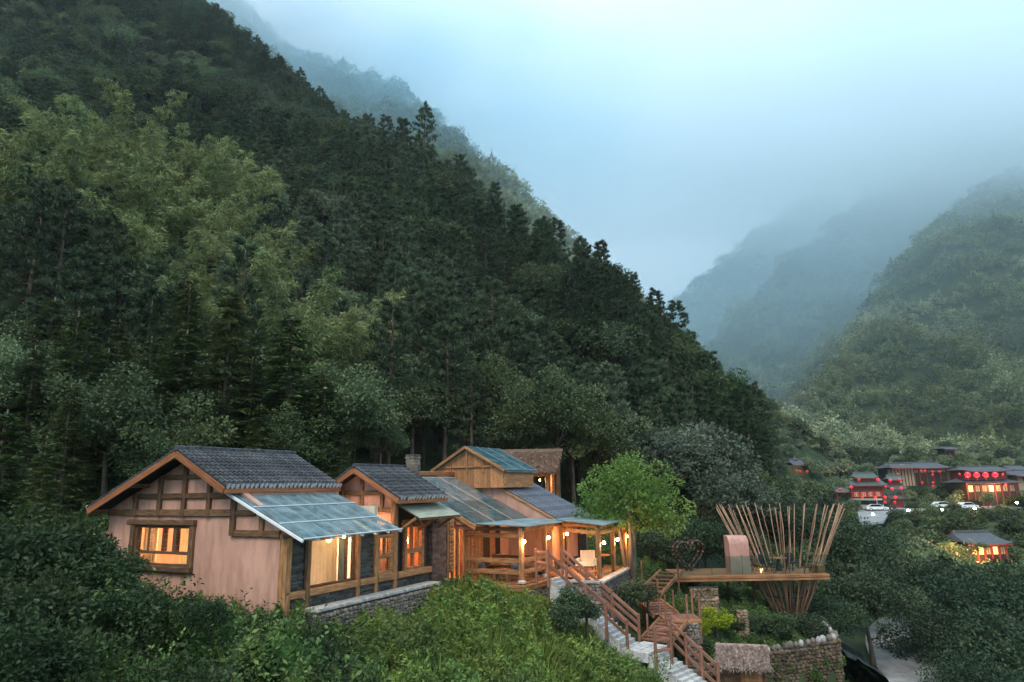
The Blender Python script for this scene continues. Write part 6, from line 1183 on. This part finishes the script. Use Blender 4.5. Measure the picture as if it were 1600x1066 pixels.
car('minibus', 1355, 798, 163, R_(-62), 'cargold', 'beige minibus parked beneath the ceremonial gate', 'bus', 7.0, 2.2, 2.7, True); car('parked_car', 1371, 798, 160, R_(-18), 'carwhite', 'white car parked beside the minibus at the gate', 'car'); car('parked_car', 1382, 797, 163, R_(-15), 'cardark', 'dark car parked between the white car and the gate pillars', 'car')
car('parked_car', 1473, 794, 164, R_(5), 'carwhite', 'white car half hidden by trees in the middle of the car park', 'car'); car('parked_car', 1512, 795, 163, R_(8), 'carwhite', 'white car half hidden by trees below the lantern inn', 'car')
for px, py, lab in ((1364, 804, 'on the car park drive beneath the gate'), (1419, 798, 'right of the gate, tallest and brightest'), (1472, 797, 'before the white car in the car park'), (1523, 795, 'below the four big lanterns'), (1589, 786, 'at the right end of the car park')):
    b_ = at(px, py, 150); e = empty('street_lamp', b_-Vector((0, 0, 3.2))); tag(e, 'bright white street lamp '+lab, 'street lamp', 'street lamps of the car park'); MB().tube([(0, 0, -3), (0, 0, 3.1)], [.07, .05], 6).build('lamp_post', M['dark'], e)
    MB().tube([(0, 0, 3.05), (0, 0, 3.25), (0, 0, 3.45)], [.14, .3, .12], 8).build('lamp_head', M['lampwhite'], e); MB().tube([(0, 0, 3.45), (0, 0, 3.55)], [.2, .05], 8).build('lamp_hood', M['dark'], e)
for px, Dd in ((1390, 146), (1396, 147), (1417, 112)): pass
# trees standing between the village houses
for n, (px, py, Dd, h) in enumerate(((1415, 762, 172, 6), (1432, 756, 176, 7), (1450, 768, 170, 6), (1468, 758, 176, 7), (1485, 770, 169, 6.5), (1425, 780, 166, 5.5), (1448, 782, 163, 5), (1490, 782, 162, 5), (1540, 766, 164, 5), (1585, 768, 165, 7), (1600, 762, 168, 8), (1300, 745, 172, 9), (1320, 742, 176, 9), (1328, 775, 160, 6), (1312, 780, 158, 7), (1290, 770, 160, 8), (1270, 745, 158, 8), (1225, 735, 150, 8), (1310, 712, 186, 10), (1340, 722, 188, 8), (1470, 788, 158, 4.5), (1540, 790, 158, 5), (1565, 785, 160, 5), (1400, 792, 157, 4), (1435, 796, 154, 5), (1455, 798, 153, 4.5), (1500, 800, 152, 5), (1550, 797, 153, 5.5), (1580, 792, 155, 6), (1410, 806, 146, 5), (1330, 795, 150, 7), (1522, 776, 166, 4.5), (1496, 760, 172, 6.5), (1480, 746, 180, 8), (1572, 772, 168, 6))+tuple((px+random.uniform(-4, 4), random.uniform(789, 799), random.uniform(148, 155), random.uniform(4.5, 6)) for px in range(1396, 1612, 11) if abs(px-1473) > 8 or random.random() < .5)):
    p = at(px, py, Dd); k = n % 2; s = h/(6, 6.4)[k]; tree('village_tree', VALLEY[k], (p.x, p.y, p.z-h), s, 'round green tree standing between the houses and the car park of the village', 'tree', 'trees between the village houses')
# ------------------------------------------------------------------ mist: even valley haze, and the cloud that hangs on the peaks
def volmat(name, dens, col, anis=.2):
    m = bpy.data.materials.new(name); m.use_nodes = True; t = m.node_tree; t.nodes.remove(t.nodes['Principled BSDF']); v = N('ShaderNodeVolumePrincipled', t)
    v.inputs['Color'].default_value = (*col, 1); v.inputs['Density'].default_value = dens; v.inputs['Anisotropy'].default_value = anis; t.links.new(v.outputs[0], t.nodes['Material Output'].inputs['Volume']); return m
zmin = float(Vg[:, 2].min())-1; zmax = float(Vg[:, 2].max())+25
hz_ = MB().box(-2700, 2700, -2700, 2700, zmin, zmax).build('haze', volmat('valley_haze', .00014, (.8, .92, 1.0))); tag(hz_, 'thin bluish evening haze filling the valley', None, None, 'stuff')

def cloudmat(name, dens, col, nscale=2.4, anis=.1):
    """mist that thins out to nothing towards its rim, torn by noise"""
    m = volmat(name, dens, col, anis); t = m.node_tree; l = t.links.new; v = [n for n in t.nodes if n.bl_idname == 'ShaderNodeVolumePrincipled'][0]
    tx = N('ShaderNodeTexCoord', t); ln = N('ShaderNodeVectorMath', t, operation='LENGTH'); l(tx.outputs['Object'], ln.inputs[0])
    ns = N('ShaderNodeTexNoise', t); ns.inputs['Scale'].default_value = nscale; ns.inputs['Detail'].default_value = 3; ns.inputs['Roughness'].default_value = .55; l(tx.outputs['Object'], ns.inputs['Vector'])
    ed = N('ShaderNodeMapRange', t, interpolation_type='SMOOTHSTEP'); ed.inputs[1].default_value = .98; ed.inputs[2].default_value = .15; ed.inputs[3].default_value = 0; ed.inputs[4].default_value = 1; l(ln.outputs['Value'], ed.inputs[0])
    nm = N('ShaderNodeMapRange', t); nm.inputs[1].default_value = .3; nm.inputs[2].default_value = .7; nm.inputs[3].default_value = .25*dens; nm.inputs[4].default_value = 1.9*dens; l(ns.outputs['Fac'], nm.inputs[0])
    mu = N('ShaderNodeMath', t, operation='MULTIPLY'); l(ed.outputs[0], mu.inputs[0]); l(nm.outputs[0], mu.inputs[1]); l(mu.outputs[0], v.inputs['Density']); return m
def bank(px, py, Dd, r, dens, label, rz=0, col=(.80, .91, 1.0), nscale=2.4):
    import bmesh
    bm_ = bmesh.new(); bmesh.ops.create_icosphere(bm_, subdivisions=4, radius=1)
    me = bpy.data.meshes.new('mist_bank'); bm_.to_mesh(me); bm_.free(); me.materials.append(cloudmat('mist', dens, col, nscale))
    o = tag(ob('mist_bank', me, None, at(px, py, Dd), (0, 0, rz), r), label, None, None, 'stuff')
bank(1400, 470, 580, (760, 460, 300), .0023, 'blue mist lying against the right-hand mountains', 0, (.66, .89, 1.0), 2.0)
bank(1000, 380, 1180, (1000, 250, 330), .005, 'pale mist closing the far end of the valley', 0, (.93, .955, 1.0))
bank(1290, 190, 690, (1050, 380, 165), .0068, 'low cloud lying over all the mountain tops', 0, (.91, .965, 1.0), 3.4)
bank(1640, 225, 500, (400, 160, 120), .014, 'low cloud on the top of the nearest right-hand mountain', 0, (.88, .96, 1.0), 2.6)
bank(580, 180, 395, (270, 95, 210), .0105, 'blue mist in front of the ridge behind the main hill', .35, (.58, .86, 1.0))
bank(420, 40, 410, (170, 80, 70), .017, 'white mist drifting over the crest behind the main hill', .5, (.96, .97, 1.0))
